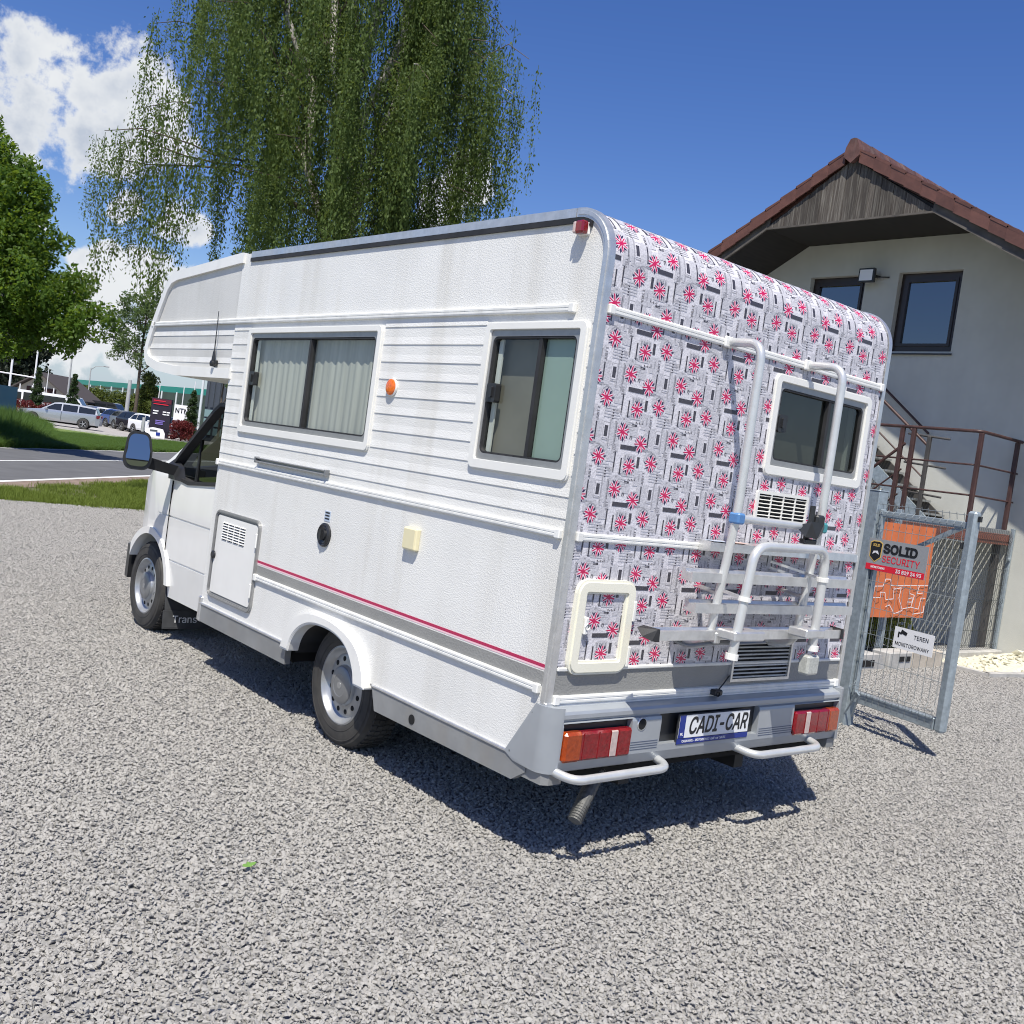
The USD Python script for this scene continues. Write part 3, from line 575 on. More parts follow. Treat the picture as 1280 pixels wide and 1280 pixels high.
for i, (dx, dy, s, lb) in enumerate(((10.2, 2.28, .16, 'largest pale boulder on the rubble heap by the house wall'), (10.45, 2.45, .12, 'second pale boulder behind the largest on the rubble heap'))):
    c = chip(np.random.default_rng(40 + i), s); c.apply_translation([dx, dy, .15]); solo('boulder', c, 'lime_stone', lb, 'stone')
# banner on the fence
BN = thing('banner', 'large orange sheet with white line drawing hung on the wire fence', 'banner', (8.1, FY, 0))
nx, nz = 24, 14; vv = [(7.30 + 1.34 * i / nx, FY - .045 - .008 * math.sin(i * .9) - .006 * math.sin(i * 2.1 + j * .4), .515 + 1.065 * j / nz) for j in range(nz + 1) for i in range(nx + 1)]
ff = [(j * (nx + 1) + i, j * (nx + 1) + i + 1, (j + 1) * (nx + 1) + i + 1, (j + 1) * (nx + 1) + i) for j in range(nz) for i in range(nx)]
part(BN, 'sheet', (np.array(vv), np.array(ff)), 'orange_sheet', smooth=True)
lines = [[(7.30, .86), (7.62, .87), (7.66, .95), (7.76, .95), (7.79, .88), (8.62, .90)], [(7.45, .86), (7.44, .74), (7.60, .74), (7.58, .80), (7.68, .80), (7.72, .72), (7.88, .73), (7.86, .86)], [(7.86, .84), (8.02, .86), (8.00, .74), (8.12, .60), (7.95, .56), (7.82, .66), (7.74, .64)],
         [(8.12, .62), (8.30, .64), (8.34, .78), (8.22, .80), (8.22, .88)], [(8.30, .64), (8.48, .62), (8.50, .75), (8.60, .75)], [(8.42, .89), (8.40, .80), (8.52, .81)], [(7.31, .58), (7.38, .58), (7.39, .66), (7.44, .68)], [(8.2, .70), (8.31, .70), (8.30, .75), (8.21, .74)], [(8.36, .56), (8.60, .58), (8.60, .66)]]
part(BN, 'line_drawing', [bar((a[0], FY - .062, a[1]), (b[0], FY - .062, b[1]), .002, .0075) for l in lines for a, b in zip(l[:-1], l[1:])], 'sign_white', kind='stuff')
# yellow green shrub behind the fence
def leaf_ball(seed, n, r, size, flat=.8):
    g = np.random.default_rng(seed); V, Fs = [], []
    for i in range(n):
        d = g.normal(size=3); d /= np.linalg.norm(d); p = d * r * g.uniform(.35, 1) ** .5 * np.array([1, 1, flat]); a = g.normal(size=3); a /= np.linalg.norm(a); b = np.cross(a, g.normal(size=3)); b /= np.linalg.norm(b); s = size * g.uniform(.6, 1.25)
        k = len(V); V += [p - a * s, p + b * s * .5 + np.cross(a, b) * s * .1, p + a * s, p - b * s * .5 + np.cross(a, b) * s * .1]; Fs += [(k, k + 1, k + 2), (k, k + 2, k + 3)]
    return np.array(V), np.array(Fs)
def rand_quats(n):
    q = rng.normal(size=(n, 4)); return q / np.linalg.norm(q, axis=1, keepdims=True)
def bush(name, label, cat, base, spread, h, n, mtl, leaf, clump=.22, group=None, stemr=.02):
    t = thing(name, label, cat, (*base, 0), group=group); k = []
    for i in range(n):
        a, r = rng.uniform(0, 6.28), math.sqrt(rng.uniform()); z = rng.uniform(.08, 1) ** .8
        k.append((spread[0] * r * math.cos(a) * math.sqrt(max(1 - (z - .35) ** 2 * 1.3, .1)), spread[1] * r * math.sin(a) * math.sqrt(max(1 - (z - .35) ** 2 * 1.3, .1)), z * h))
    instancer(t + '/crown', [('leaf_clump', leaf_ball(11, 34, clump, leaf), mtl, False)], k, np.zeros(n), quats=rand_quats(n), scale=rng.uniform(.7, 1.25, n))
    part(t, 'stem', [tube([(0, 0, 0), (.3 * spread[0] * math.cos(a), .3 * spread[1] * math.sin(a), h * .5), (.5 * spread[0] * math.cos(a), .5 * spread[1] * math.sin(a), h * .85)], [stemr, stemr * .7, stemr * .3], 5) for a in (0, 1.3, 2.5, 3.8, 5.1)], 'bark', local=True, kind='stuff'); return t
bush('shrub', 'yellow green shrub seen through the wire fence below the banner', 'shrub', (8.50, 3.42), (.46, .34), .95, 130, 'shrub_leaf', .035, .14)

# ------------------------------------------------------------------ galvanised gate standing open on the gravel
GA, GB = np.array([4.33, 1.165]), np.array([4.150, .310]); gd = (GB - GA) / np.linalg.norm(GB - GA); gn = np.array([gd[1], -gd[0]])
if gn @ (EYE[:2] - GA) < 0: gn = -gn
GT = thing('gate', 'galvanised steel wicket gate with wire infill standing open beside the motorhome', 'gate', (*GA, 0))
gp_ = lambda u, o, z: np.array([*(GA + gd * u + gn * o), z])
def gbox(u0, u1, o0, o1, z0, z1, b=.004):
    return hull([gp_(u, o, z) for u, iu in ((u0, 1), (u1, -1)) for o, io in ((o0, 1), (o1, -1)) for z, iz in ((z0, 1), (z1, -1))]) if b == 0 else hull([gp_(u + iu * b * eu, o + io * b * eo, z + iz * b * ez) for u, iu in ((u0, 1), (u1, -1)) for o, io in ((o0, 1), (o1, -1)) for z, iz in ((z0, 1), (z1, -1)) for eu, eo, ez in ((1, 1, 0), (1, 0, 1), (0, 1, 1))])
part(GT, 'gate_post', gbox(-.075, .030, -.05, .05, 0, 1.832), 'galvanised'); part(GT, 'post_cap', gbox(-.079, .034, -.054, .054, 1.832, 1.842), 'galvanised')
part(GT, 'green_strip', gbox(-.092, -.077, -.02, .02, 1.20, 1.75), 'hall_teal')
part(GT, 'gate_stile', gbox(.805, .880, -.035, .035, .200, 1.770, .016), 'galvanised', smooth=30); part(GT, 'bottom_rail', gbox(.060, .803, -.030, .030, .205, .290), 'galvanised'); part(GT, 'top_rail', gbox(.060, .803, -.025, .015, 1.640, 1.690), 'galvanised')
part(GT, 'hinge_stile', gbox(.036, .062, -.022, .022, .205, 1.70), 'galvanised')
part(GT, 'brace', hull([gp_(u, o, z) for o in (-.008, .010) for u, z in ((.20, 1.330), (.20, 1.362), (.800, 1.690), (.800, 1.650))]), 'galvanised')
part(GT, 'latch', [gbox(.86, .905, -.01, .01, 1.70, 1.74, .003), gbox(.80, .815, -.05, .05, 1.50, 1.545, .003)], 'black_plastic')
ms = []
for k in range(13):
    u = .075 + .060 * k; zz = [.24, .30, .33, .35, .38, .6, 1.62, 1.655, 1.672, 1.70, 1.752]; oo = [.036, .036, .056, .056, .036, .036, .036, .062, .062, .036, .050]
    ms.append(tube([gp_(u, o, z) for z, o in zip(zz, oo)], .0021, 5))
part(GT, 'wire_infill', ms, 'galvanised_wire', kind='stuff')
for z, o in ((.31, .044), (.34, .060), (.55, .033), (.75, .033), (.95, .033), (1.15, .033), (1.35, .033), (1.55, .033), (1.664, .065), (1.738, .046)): part(GT, 'cross_wire', rod(gp_(.04, o, z), gp_(.82, o, z), .0024, 5), 'galvanised_wire')
part(GT, 'drop_bolt', [tube([gp_(.02, .045, .10), gp_(.16, .10, .30), gp_(.19, .11, .29), gp_(.10, .055, .10)], .008, 6)], 'galvanised')
def board(u0, u1, z0, z1, name, label, o=.052, mt='sign_white'):
    t = thing(name, label, 'sign', (*(GA + gd * (u0 + u1) / 2), 0)); part(t, 'board', gbox(u0, u1, o - .003, o, z0, z1, 0), mt); return t
def on_gate(t, nm, shape, u, z, mt, o=.052, d=.0008):
    m = on_plane(shape, gp_(u, o, z), np.array([*gd, 0]), (0, 0, 1), d)
    if (np.cross([*gd, 0], [0, 0, 1]) @ np.array([*gn, 0])) < 0: m.vertices += 2 * d * 0
    part(t, nm, m, mt)
s1 = board(.005, .556, 1.232, 1.474, 'security_sign', 'grey and red security firm sign on the upper part of the gate', mt='sign_grey')
on_gate(s1, 'red_band', sbox(.006, 0, .550, .046), 0, 1.234, 'sign_red')
on_gate(s1, 'lettering', text_shape('SOLID', .064, True, 1.15).buffer(.003), .150, 1.378, 'print_black', .0525, .001)
on_gate(s1, 'lettering', text_shape('SECURITY', .050, False, 1.0), .150, 1.306, 'sign_red', .0525, .001)
on_gate(s1, 'lettering', text_shape('33 819 24 93', .026, True, 1.0), .290, 1.243, 'sign_white', .0530, .001); on_gate(s1, 'lettering', text_shape('MONITORING', .015, True, .95), .055, 1.250, 'sign_white', .0530, .001)
sh = Polygon([(0, 0), (.055, .04), (.060, .150), (.03, .165), (-.03, .165), (-.060, .150), (-.055, .04)])
on_gate(s1, 'shield', sh, .082, 1.293, 'sign_gold', .0525, .001); on_gate(s1, 'shield', sh.buffer(-.007), .082, 1.293, 'print_black', .0530, .0012); on_gate(s1, 'shield_emblem', Polygon([(-.03, .06), (0, .075), (.035, .062), (.02, .09), (-.02, .085)]), .082, 1.293, 'sign_white', .0535, .0012); on_gate(s1, 'shield_lettering', text_shape('SOLID', .019, True, .8), .050, 1.415, 'sign_gold', .0535, .0012)
s2 = board(.370, .720, .704, .860, 'warning_sign', 'small white camera surveillance sign low on the gate')
on_gate(s2, 'lettering', text_shape('TEREN', .030, False, 1.0), .545, .797, 'print_black', .0525); on_gate(s2, 'lettering', text_shape('MONITOROWANY', .026, False, .97), .388, .727, 'print_black', .0525)
for p_ in (Polygon([(.02, .035), (.075, .022), (.082, .045), (.03, .062)]), Polygon([(0, .0), (.012, 0), (.012, .03), (.03, .022), (.034, .03), (.012, .042), (0, .04)])): on_gate(s2, 'camera_symbol', p_, .405, .785, 'print_black', .0525)
# ------------------------------------------------------------------ the motorhome: left side on x = 0, tail on y = 0, nose towards +y
W = 2.17
VAN = thing('motorhome', 'white coachbuilt motorhome with flag print paper on its tail, parked on gravel', 'motorhome', (W / 2, 2.5, 0))
RR = .20
def arc(cy, cz, r, a0, a1, n=8): return [(cy + r * math.cos(math.radians(a0 + (a1 - a0) * i / n)), cz + r * math.sin(math.radians(a0 + (a1 - a0) * i / n))) for i in range(n + 1)]
BODY = Polygon([(0, .455)] + arc(RR, 2.545, RR, 180, 90, 10) + [(3.43, 2.775), (3.43, .455)])
CAP = Polygon([(3.30, 2.768), (3.43, 2.772), (4.50, 2.712), (4.62, 2.690), (4.70, 2.630), (4.90, 2.335), (4.97, 2.20), (4.985, 2.14), (4.965, 2.08), (4.90, 2.035), (4.70, 1.995), (4.31, 1.968), (3.30, 1.968)])
def solid(shape, x0, x1): m = ext(shape, 'x', x0, x1); return m3.Manifold(m3.Mesh(np.asarray(m.vertices, np.float32), np.asarray(m.faces, np.uint32)))
def man(m): return m3.Manifold(m3.Mesh(np.asarray(m.vertices, np.float32), np.asarray(m.faces, np.uint32)))
def bman(*a): m = box(*a); return m3.Manifold(m3.Mesh(np.asarray(m.vertices, np.float32), np.asarray(m.faces, np.uint32)))
def mman(m): m = trimesh.Trimesh(m.vertices, m.faces, process=True); return m3.Manifold(m3.Mesh(np.asarray(m.vertices, np.float32), np.asarray(m.faces, np.uint32)))
ARCH_IN = Polygon([(2.16, .40), (2.10, .56), (1.95, .668), (1.65, .672), (1.46, .60), (1.36, .40)]).buffer(.05).buffer(-.05)
body = solid(BODY, 0, W)
body -= solid(ARCH_IN, -.1, .42); body -= solid(ARCH_IN, W - .42, W + .1)
for a0, a1, b0, b1 in ((1.655, 3.13, 1.675, 2.24), (.10, .69, 1.675, 2.24)): body -= bman(-.1, .16, a0, a1, b0, b1)
body -= bman(1.255, 2.02, -.1, .20, 1.825, 2.225)
part(VAN, 'body_shell', body, 'white_stucco')
part(VAN, 'overcab_shell', ext(CAP, 'x', .004, W - .004), 'grey_gelcoat_side', label='weathered greyish side and nose of the bunk over the cab')
# siding ribs between the two upper rails
side_holes = unary_union([sbox(1.59, 1.615, 3.18, 2.30), sbox(.04, 1.615, .73, 2.285)])
ribs = []
for z in np.arange(1.472, 2.33, .0895):
    for y0, y1 in ((.03, 3.425),):
        s = sbox(y0, z - .004, y1, z + .004).difference(side_holes)
        for g in getattr(s, 'geoms', [s]):
            a, _, b, _ = g.bounds; ribs.append(hull([(x, y, zz) for y in (a, b) for x, zz in ((.001, z - .004), (-.0036, z - .003), (-.0030, z + .004), (.001, z + .045))]))
for z in (2.25, 2.157, 2.062):
    a = 4.90 if z > 2.2 else 4.93; ribs.append(hull([(x, y, zz) for y in (3.44, a) for x, zz in ((.005, z - .004), (.0008, z - .003), (.0014, z + .004), (.005, z + .045))]))
parts(VAN, 'siding_rib', ribs, 'white_stucco')
# white moulded border of the bunk
border = CAP.buffer(.012, join_style=1).difference(CAP.buffer(-.055)).difference(sbox(3.2, 1.9, 3.40, 2.9))
border = border.difference(sbox(3.2, 2.05, 3.47, 2.60))
parts(VAN, 'overcab_border', [ext(border, 'x', -.016, .03), ext(border, 'x', W - .03, W + .016)], 'white_gelcoat', smooth=35)
part(VAN, 'overcab_roof', ext(CAP.buffer(.014).difference(CAP.buffer(-.004)).difference(sbox(3.2, 1.9, 3.42, 2.9)), 'x', .03, W - .03), 'white_gelcoat', smooth=35)
# corner and roof edge profiles
ring = BODY.buffer(.010).difference(BODY.buffer(-.030))
rear_ring = ring.intersection(sbox(-.1, .69, .22, 3.0)); top_ring = ring.intersection(sbox(.225, 2.5, 3.30, 3.0))
for x0, x1 in ((-.007, .024), (W - .024, W + .007)):
    part(VAN, 'corner_trim', [ext(rear_ring, 'x', x0, x1), ext(rear_ring.buffer(-.012), 'x', x0 - .004, x1 + .004)], 'aluminium', smooth=30)
    part(VAN, 'roof_edge_trim', ext(top_ring, 'x', x0, x1), 'aluminium')
    part(VAN, 'roof_edge_seal', ext(BODY.buffer(-.030).difference(BODY.buffer(-.054)).intersection(sbox(.12, 2.5, 3.30, 3.0)), 'x', x0 - .004, x1 + .004), 'black_rubber')
# rails: white capped strips along the sides and the tail
def rail(a0, a1, z, plane, name='trim_rail', h=.034, d=.016):
    pr = [(0, z - h / 2), (-d * .7, z - h / 2), (-d, z - h * .32), (-d, z - h * .08), (-d * .75, z), (-d, z + h * .08), (-d, z + h * .32), (-d * .7, z + h / 2), (0, z + h / 2)]
    sh = Polygon(pr)
    if plane == 'left': m = [ext(sh, 'y', a0, a1)] + [rbox(-d - .006, .002, a, b, z - h / 2 - .003, z + h / 2 + .003, .004) for a, b in ((a0 - .003, a0 + .03), (a1 - .03, a1 + .003))]
    elif plane == 'right': m = [ext(affinity.translate(affinity.scale(sh, -1, 1, origin=(0, 0)), W, 0), 'y', a0, a1)]
    else: m = [ext(sh, 'x', a0, a1)] + [rbox(a, b, -d - .006, .002, z - h / 2 - .003, z + h / 2 + .003, .004) for a, b in ((a0 - .003, a0 + .03), (a1 - .03, a1 + .003))]
    return part(VAN, name, m, 'rail_white')
for a0, a1, z in ((.15, 4.89, 2.337), (.045, 3.425, 1.405), (.045, 2.69, .758)): rail(a0, a1, z, 'left'); rail(a0, a1, z, 'right')
for z in (2.337, 1.405, .722): rail(.03, W - .03, z, 'rear')
# stripe and bands, thin films on the skin
part(VAN, 'red_stripe', box(-.0015, .001, .028, 2.69, .848, .862), 'red_stripe')
part(VAN, 'stripe_edge', box(-.0012, .001, .028, 2.69, .8395, .848), 'pink_edge')
part(VAN, 'grey_band', box(-.0018, .001, .028, 2.69, .776, .832), 'grey_band')
part(VAN, 'rear_band', [box(.028, W - .028, -.003, .001, .742, .842)], 'grey_band')
parts(VAN, 'rear_sill', [rbox(.03, W - .03, -.012, .002, .842, .858, .004), rbox(.03, W - .03, -.010, .002, .684, .704, .004)], 'rail_white')

# ---- the printed paper on the tail, drawn flat and laid over the rounded top
def star(n, r0, r1, seed):
    g = np.random.default_rng(seed); a = np.linspace(0, 2 * math.pi, n * 2, endpoint=False) + g.uniform(-.05, .05, n * 2)
    r = np.where(np.arange(n * 2) % 2, r0, r1) * g.uniform(.88, 1.12, n * 2)
    return Polygon(np.stack([r * np.cos(a), r * np.sin(a)], 1))
def flag(seed, rot, size=.0385):
    base = star(17, size * .80, size * 1.06, seed); out = {}
    dg = lambda w, k: affinity.rotate(sbox(-.06, -w / 2, .06, w / 2), k, origin=(0, 0))
    wdiag = unary_union([dg(size * .36, 38), dg(size * .36, -38)]); wcross = unary_union([sbox(-.06, -size * .19, .06, size * .19), sbox(-size * .19, -.06, size * .19, .06)])
    rcross = unary_union([sbox(-.06, -size * .105, .06, size * .105), sbox(-size * .105, -.06, size * .105, .06)]); rdiag = unary_union([dg(size * .15, 38), dg(size * .15, -38)])
    red = rcross.union(rdiag); white = wdiag.union(wcross).difference(red); navy = base.difference(wdiag).difference(wcross)
    return {k: affinity.rotate(v.intersection(base), rot, origin=(0, 0)) for k, v in (('red', red), ('white', white), ('navy', navy))}
INK = {'light': (.52, .512, .545), 'mid': (.33, .325, .35), 'dark': (.060, .057, .070), 'navy': (.032, .026, .072), 'white': (.78, .62, .69), 'red': (.54, .016, .095), 'text': (.11, .105, .12), 'paper': (.655, .64, .675)}
def make_tile():
    """One repeat, .32 wide and .242 tall: an ordered list of (ink, shape)."""
    L = []; R = lambda ink, x0, z0, x1, z1: L.append((ink, sbox(min(x0, x1), min(z0, z1), max(x0, x1), max(z0, z1))))
    R('light', .046, .034, .092, -.012); R('light', .245, -.082, .292, -.13); R('light', .10, -.005, .15, -.03)
    L.append(('light', Point(.0, .012).buffer(.050, quad_segs=5).intersection(sbox(-.06, .006, .06, .07)))); L.append(('light', Point(.20, -.100).buffer(.050, quad_segs=5).intersection(sbox(.13, -.106, .27, -.03))))
    R('light', -.048, .036, -.012, -.085); R('light', .135, .035, .205, -.058); R('light', .235, .04, .262, -.075); R('light', .105, -.150, .158, -.218); R('light', .005, .085, .105, .070); R('paper', .20, .04, .236, -.036)
    R('mid', .012, .068, .10, .064); R('mid', .14, -.062, .20, -.067); R('mid', .24, .06, .246, -.07); R('dark', .248, -.150, .256, -.196); R('dark', .276, .034, .283, -.046); R('dark', .012, -.108, .020, -.178); R('dark', .052, .040, .082, .030)
    R('mid', -.006, .058, .006, .050); L.append(('mid', Point(.2, -.1).buffer(.034, quad_segs=4).difference(Point(.2, -.1).buffer(.028, quad_segs=4))))
    R('light', .030, -.088, .100, -.182)
    for i in range(4): R('mid', .034 + .017 * i, -.094, .043 + .017 * i, -.176)
    R('paper', .032, -.150, .098, -.156); R('paper', .032, -.118, .098, -.123)
    R('mid', -.050, .040, -.040, -.078); R('mid', .292, -.088, .300, -.17); R('light', .262, .03, .272, -.06)
    R('dark', .000, -.052, .096, -.071); R('dark', .112, -.094, .128, -.140); R('dark', .158, .026, .166, -.050); R('dark', -.028, -.086, -.020, -.166); R('dark', .212, .016, .232, -.030)
    L.append(('mid', sbox(.203, -.045, .243, .030).difference(sbox(.206, -.042, .240, .027))))
    for k in range(5): R('light', .20 + .0, .050 + .012 * k, .30 - .008 * k, .055 + .012 * k)
    for k in range(4): R('mid', .012, -.196 - .010 * k, .060 + .01 * (k % 2), -.199 - .010 * k)
    for k in range(6): R('mid', .262 + .007 * k, -.152, .2655 + .007 * k, -.166 - .004 * (k % 3))
    for k in range(5): R('text', .072 + .010 * k, .052 - .004 * (k % 2), .078 + .010 * k, .044)
    R('mid', .110, .060, .150, .052); R('light', .12, -.16, .15, -.20); R('mid', .135, -.165, .141, -.198)
    L.append(('text', affinity.translate(affinity.rotate(text_shape('JUST', .0125, True), 90, origin=(0, 0)), -.026, -.098)))
    L.append(('text', affinity.translate(affinity.rotate(text_shape('JUST I', .0125, True), 90, origin=(0, 0)), .170, -.212)))
    L.append(('text', affinity.translate(affinity.rotate(text_shape('n', .02, True), -20, origin=(0, 0)), .045, -.022)))
    for i, (x, z, rot) in enumerate(((0, 0, -14), (.120, -.038, -32), (.068, -.139, -12), (.200, -.114, -16))):
        f = flag(i + 3, rot)
        for k in ('navy', 'white', 'red'): L.append((k, affinity.translate(f[k], x, z)))
    cell = sbox(-.06, -.200, .26, .042); L = [(k, q) for k, s in L for i in (-1, 0, 1) for j in (-1, 0, 1) for q in [affinity.translate(s, .32 * i, .242 * j).intersection(cell)] if q.area > 1e-8]   # the repeat joins on all sides
    done, top = [], None                           # later shapes cover earlier ones
    for ink, s in reversed(L):
        v = s if top is None else s.difference(top)
        if not v.is_empty: done.append((ink, v))
        top = s if top is None else top.union(s)
    return done
TILE = make_tile()
S_TOP = 2.545 + RR * math.pi / 2 + .03
def lay(x, s):                                     # the paper's flat (x, s) to the tail surface
    s = np.asarray(s); a = np.clip((s - 2.545) / RR, 0, math.pi / 2); over = np.maximum(s - 2.545 - RR * math.pi / 2, 0)
    y = RR - RR * np.cos(a) + over; z = np.minimum(s, 2.545) + RR * np.sin(a)
    return np.stack([x, y, z], 1), np.stack([0 * a, -np.cos(a), np.sin(a)], 1)
def printed(region, origin, mirror, lift, hole=None):
    V, Fc, C, n = [], [], [], 0
    x0, s0, x1, s1 = region
    cuts = [s0] + [c for c in np.linspace(2.545, 2.545 + RR * math.pi / 2, 13) if s0 < c < s1] + [s1]
    def put(shape, ink, off):
        nonlocal n
        for g in getattr(shape, 'geoms', [shape]):
            if not isinstance(g, Polygon) or g.area < 2e-7: continue
            v, f = trimesh.creation.triangulate_polygon(g, engine='earcut')
            P, N = lay(v[:, 0], v[:, 1]); V.append(P + N * off); Fc.append(np.asarray(f) + n); C.append(np.tile(INK[ink], (len(v), 1))); n += len(v)
    for a, b in zip(cuts[:-1], cuts[1:]): put(sbox(x0, a, x1, b) if hole is None else sbox(x0, a, x1, b).difference(hole), 'paper', lift)
    for i in range(-1, 9):
        for j in range(-2, 9):
            ox, oz = origin[0] + .32 * i, origin[1] - .242 * j
            if ox > x1 + .1 or ox < x0 - .35 or oz < s0 - .1 or oz - .26 > s1: continue
            for ink, s in TILE:
                t = affinity.translate(affinity.scale(s, -1, 1, origin=(.1, 0)) if mirror else s, ox, oz)
                bx = t.bounds
                if bx[0] < x0 or bx[2] > x1 or bx[1] < s0 or bx[3] > s1: t = t.intersection(sbox(x0, s0, x1, s1))
                if hole is not None and t.intersects(hole): t = t.difference(hole)
                if t.is_empty: continue
                if t.bounds[3] > 2.545 and len(cuts) > 2:
                    for a, b in zip(cuts[:-1], cuts[1:]): put(t.intersection(sbox(x0 - 1, a, x1 + 1, b)), ink, lift + .0012)
                else: put(t, ink, lift + .0012)
    V, Fc, C = np.vstack(V), np.vstack(Fc), np.vstack(C)
    fn = np.cross(V[Fc[:, 1]] - V[Fc[:, 0]], V[Fc[:, 2]] - V[Fc[:, 0]]); ctr = V[Fc].mean(1)
    outward = np.stack([0 * ctr[:, 0], ctr[:, 1] - .6, ctr[:, 2] - 2.0], 1); flip = (fn * outward).sum(1) < 0
    Fc[flip] = Fc[flip][:, ::-1]
    return V, Fc, C
def coloured(parent, name, V, Fc, C, material):
    p = numbered(parent, name); m = usdkit.mesh(stage, p, (V - BASE.get(parent, 0), Fc), MATS[material])
    UsdGeom.PrimvarsAPI(m).CreatePrimvar('displayColor', T.Color3fArray, 'vertex').Set(Vt.Vec3fArray.FromNumpy(C.astype(np.float32))); return p
MATS['paper_print'] = usdkit.material(stage, '/World/Looks/paper_print', {'a': ('attribute', {'attribute': 'displayColor'}), 'p': ('principled_bsdf', {'roughness': .42}), 'tc': ('texture_coordinate', {}),
    'v': ('voronoi_texture', {'scale': 105.0, 'feature': 'smooth_f1', 'smoothness': .35}), 'b': ('bump', {'distance': .0009}), 'n': ('noise_texture', {'scale': 160.0, 'detail': 3.0}), 'r': ('map_range', {'from_min': .35, 'from_max': .65, 'to_min': .84, 'to_max': 1.06}), 'h': ('hsv', {})},
    [('a.color', 'h.color'), ('tc.object', 'n.vector'), ('n.fac', 'r.value'), ('r.result', 'h.value'), ('h.color', 'p.base_color'), ('tc.object', 'v.vector'), ('v.distance', 'b.height'), ('b.normal', 'p.normal')], surface='p.BSDF')
for reg, org, mir in (((.028, .858, W - .028, 1.392), (.10, 1.262), False), ((.028, 1.420, W - .028, 2.322), (.214, 2.10), False), ((.028, 2.352, W - .028, S_TOP), (.184, 2.609), True)):
    coloured(VAN, 'flag_print', *printed(reg, org, mir, .003, sbox(1.225, 1.80, 2.04, 2.25) if reg[1] == 1.420 else None), 'paper_print')

# ---- windows
def slab(plane, shape, o0, o1):
    return ext(shape, 'x', -o1, -o0) if plane == 'left' else ext(shape, 'y', -o1, -o0)
def sheet(plane, a0, a1, b0, b1, o):
    v = np.array([(a0, b0), (a1, b0), (a1, b1), (a0, b1)], float); k = np.full(4, -o)
    v = np.stack([k, v[:, 0], v[:, 1]], 1) if plane == 'left' else np.stack([v[:, 0], k, v[:, 1]], 1)
    return (v, np.array([(0, 2, 1), (0, 3, 2)] if plane == 'left' else [(0, 1, 2), (0, 2, 3)]))
def window(plane, a0, a1, b0, b1, div, latch_at, blinds, fr=.044, label=None):
    w = slab(plane, rrect(a0, b0, a1, b1, .035).difference(rrect(a0 + fr, b0 + fr * 1.05, a1 - fr, b1 - fr * .8, .012)), -.002, .010)
    w2 = slab(plane, rrect(a0 + .006, b0 + .006, a1 - .006, b1 - .006, .03).difference(rrect(a0 + fr - .004, b0 + fr, a1 - fr + .004, b1 - fr * .75, .012)), .010, .016)
    p = part(VAN, 'window', [w, w2], 'white_plastic', label=label)
    ia0, ia1, ib0, ib1 = a0 + fr - .002, a1 - fr + .002, b0 + fr * 1.05 - .002, b1 - fr * .8 + .002
    af = sbox(ia0, ib0, ia1, ib1).difference(rrect(ia0 + .022, ib0 + .030, ia1 - .018, ib1 - .030, .03))
    part(p, 'inner_frame', [slab(plane, af, -.045, .004)], 'anodised')
    gk = rrect(ia0 + .022, ib0 + .030, ia1 - .018, ib1 - .030, .03)
    part(p, 'gasket', slab(plane, gk.difference(gk.buffer(-.009)), -.04, .0015), 'black_rubber')
    part(p, 'divider', slab(plane, sbox(div - .011, ib0 + .026, div + .011, ib1 - .026), -.036, -.001), 'black_rubber')
    for s0, s1, o, mt in ((ia0 + .02, div, -.022, blinds[0][1]), (div, ia1 - .02, -.014, blinds[1][1])):
        part(p, 'pane', sheet(plane, s0, s1, ib0 + .026, ib1 - .026, o), mt)
        q = rrect(s0 + .03, ib0 + .05, s1 - .03, ib1 - .05, .025)
    for (s0, s1), (bm, _, dep) in zip(((ia0 + .005, div), (div, ia1 - .005)), blinds):
        n = max(int((s1 - s0) / .012), 2); aa = np.linspace(s0, s1, n * 2 + 1); rip = (dep + (.0032 * np.sin(aa * 88) + .0022 * np.sin(aa * 41 + 1)) * (bm == 'curtain'))
        v = np.array([(a, -r, b) for b in (ib0 + .003, ib1 - .003) for a, r in zip(aa, rip)]); k = len(aa); f = [(i, i + 1, k + i + 1, k + i) for i in range(k - 1)]
        v = np.stack([-v[:, 1], v[:, 0], v[:, 2]], 1) if plane == 'left' else np.stack([v[:, 0], -v[:, 1], v[:, 2]], 1)
        part(p, 'curtain' if bm == 'curtain' else 'blind', (v, np.array([(q[0], q[1], q[2]) for q in f] + [(q[0], q[2], q[3]) for q in f])), bm, smooth=True)
    for sa in (ia0 + .045, ia1 - .045):            # inner rail of the sliding sash
        if abs(sa - latch_at) < .12: part(p, 'sash_rail', slab(plane, sbox(sa - .014, ib0 + .04, sa + .014, ib1 - .04), -.034, -.026), 'rail_white')
    zc = ib0 + (ib1 - ib0) * .53
    part(p, 'latch', [slab(plane, rrect(latch_at - .03, zc - .05, latch_at + .035, zc + .035, .01), -.02, .012), slab(plane, rrect(latch_at - .012, zc - .03, latch_at + .008, zc + .02, .006), .012, .022)], 'black_plastic')
    return p
window('left', 1.598, 3.188, 1.618, 2.288, 2.379, 3.07, (('curtain', 'pane_clear', .052), ('curtain', 'pane_clear', .055)), label='wide side window with pale pleated curtains')
window('left', .050, .728, 1.618, 2.285, .346, .625, (('blind_green', 'pane_clear', .03), ('blind_brown', 'pane_clear', .065)), label='small side window, one half with a pale green blind')
window('rear', 1.200, 2.062, 1.778, 2.270, 1.696, 1.30, (('blind_brown', 'pane_smoke', .09), ('blind_brown', 'pane_smoke', .09)), fr=.046, label='rear window with dark glass')

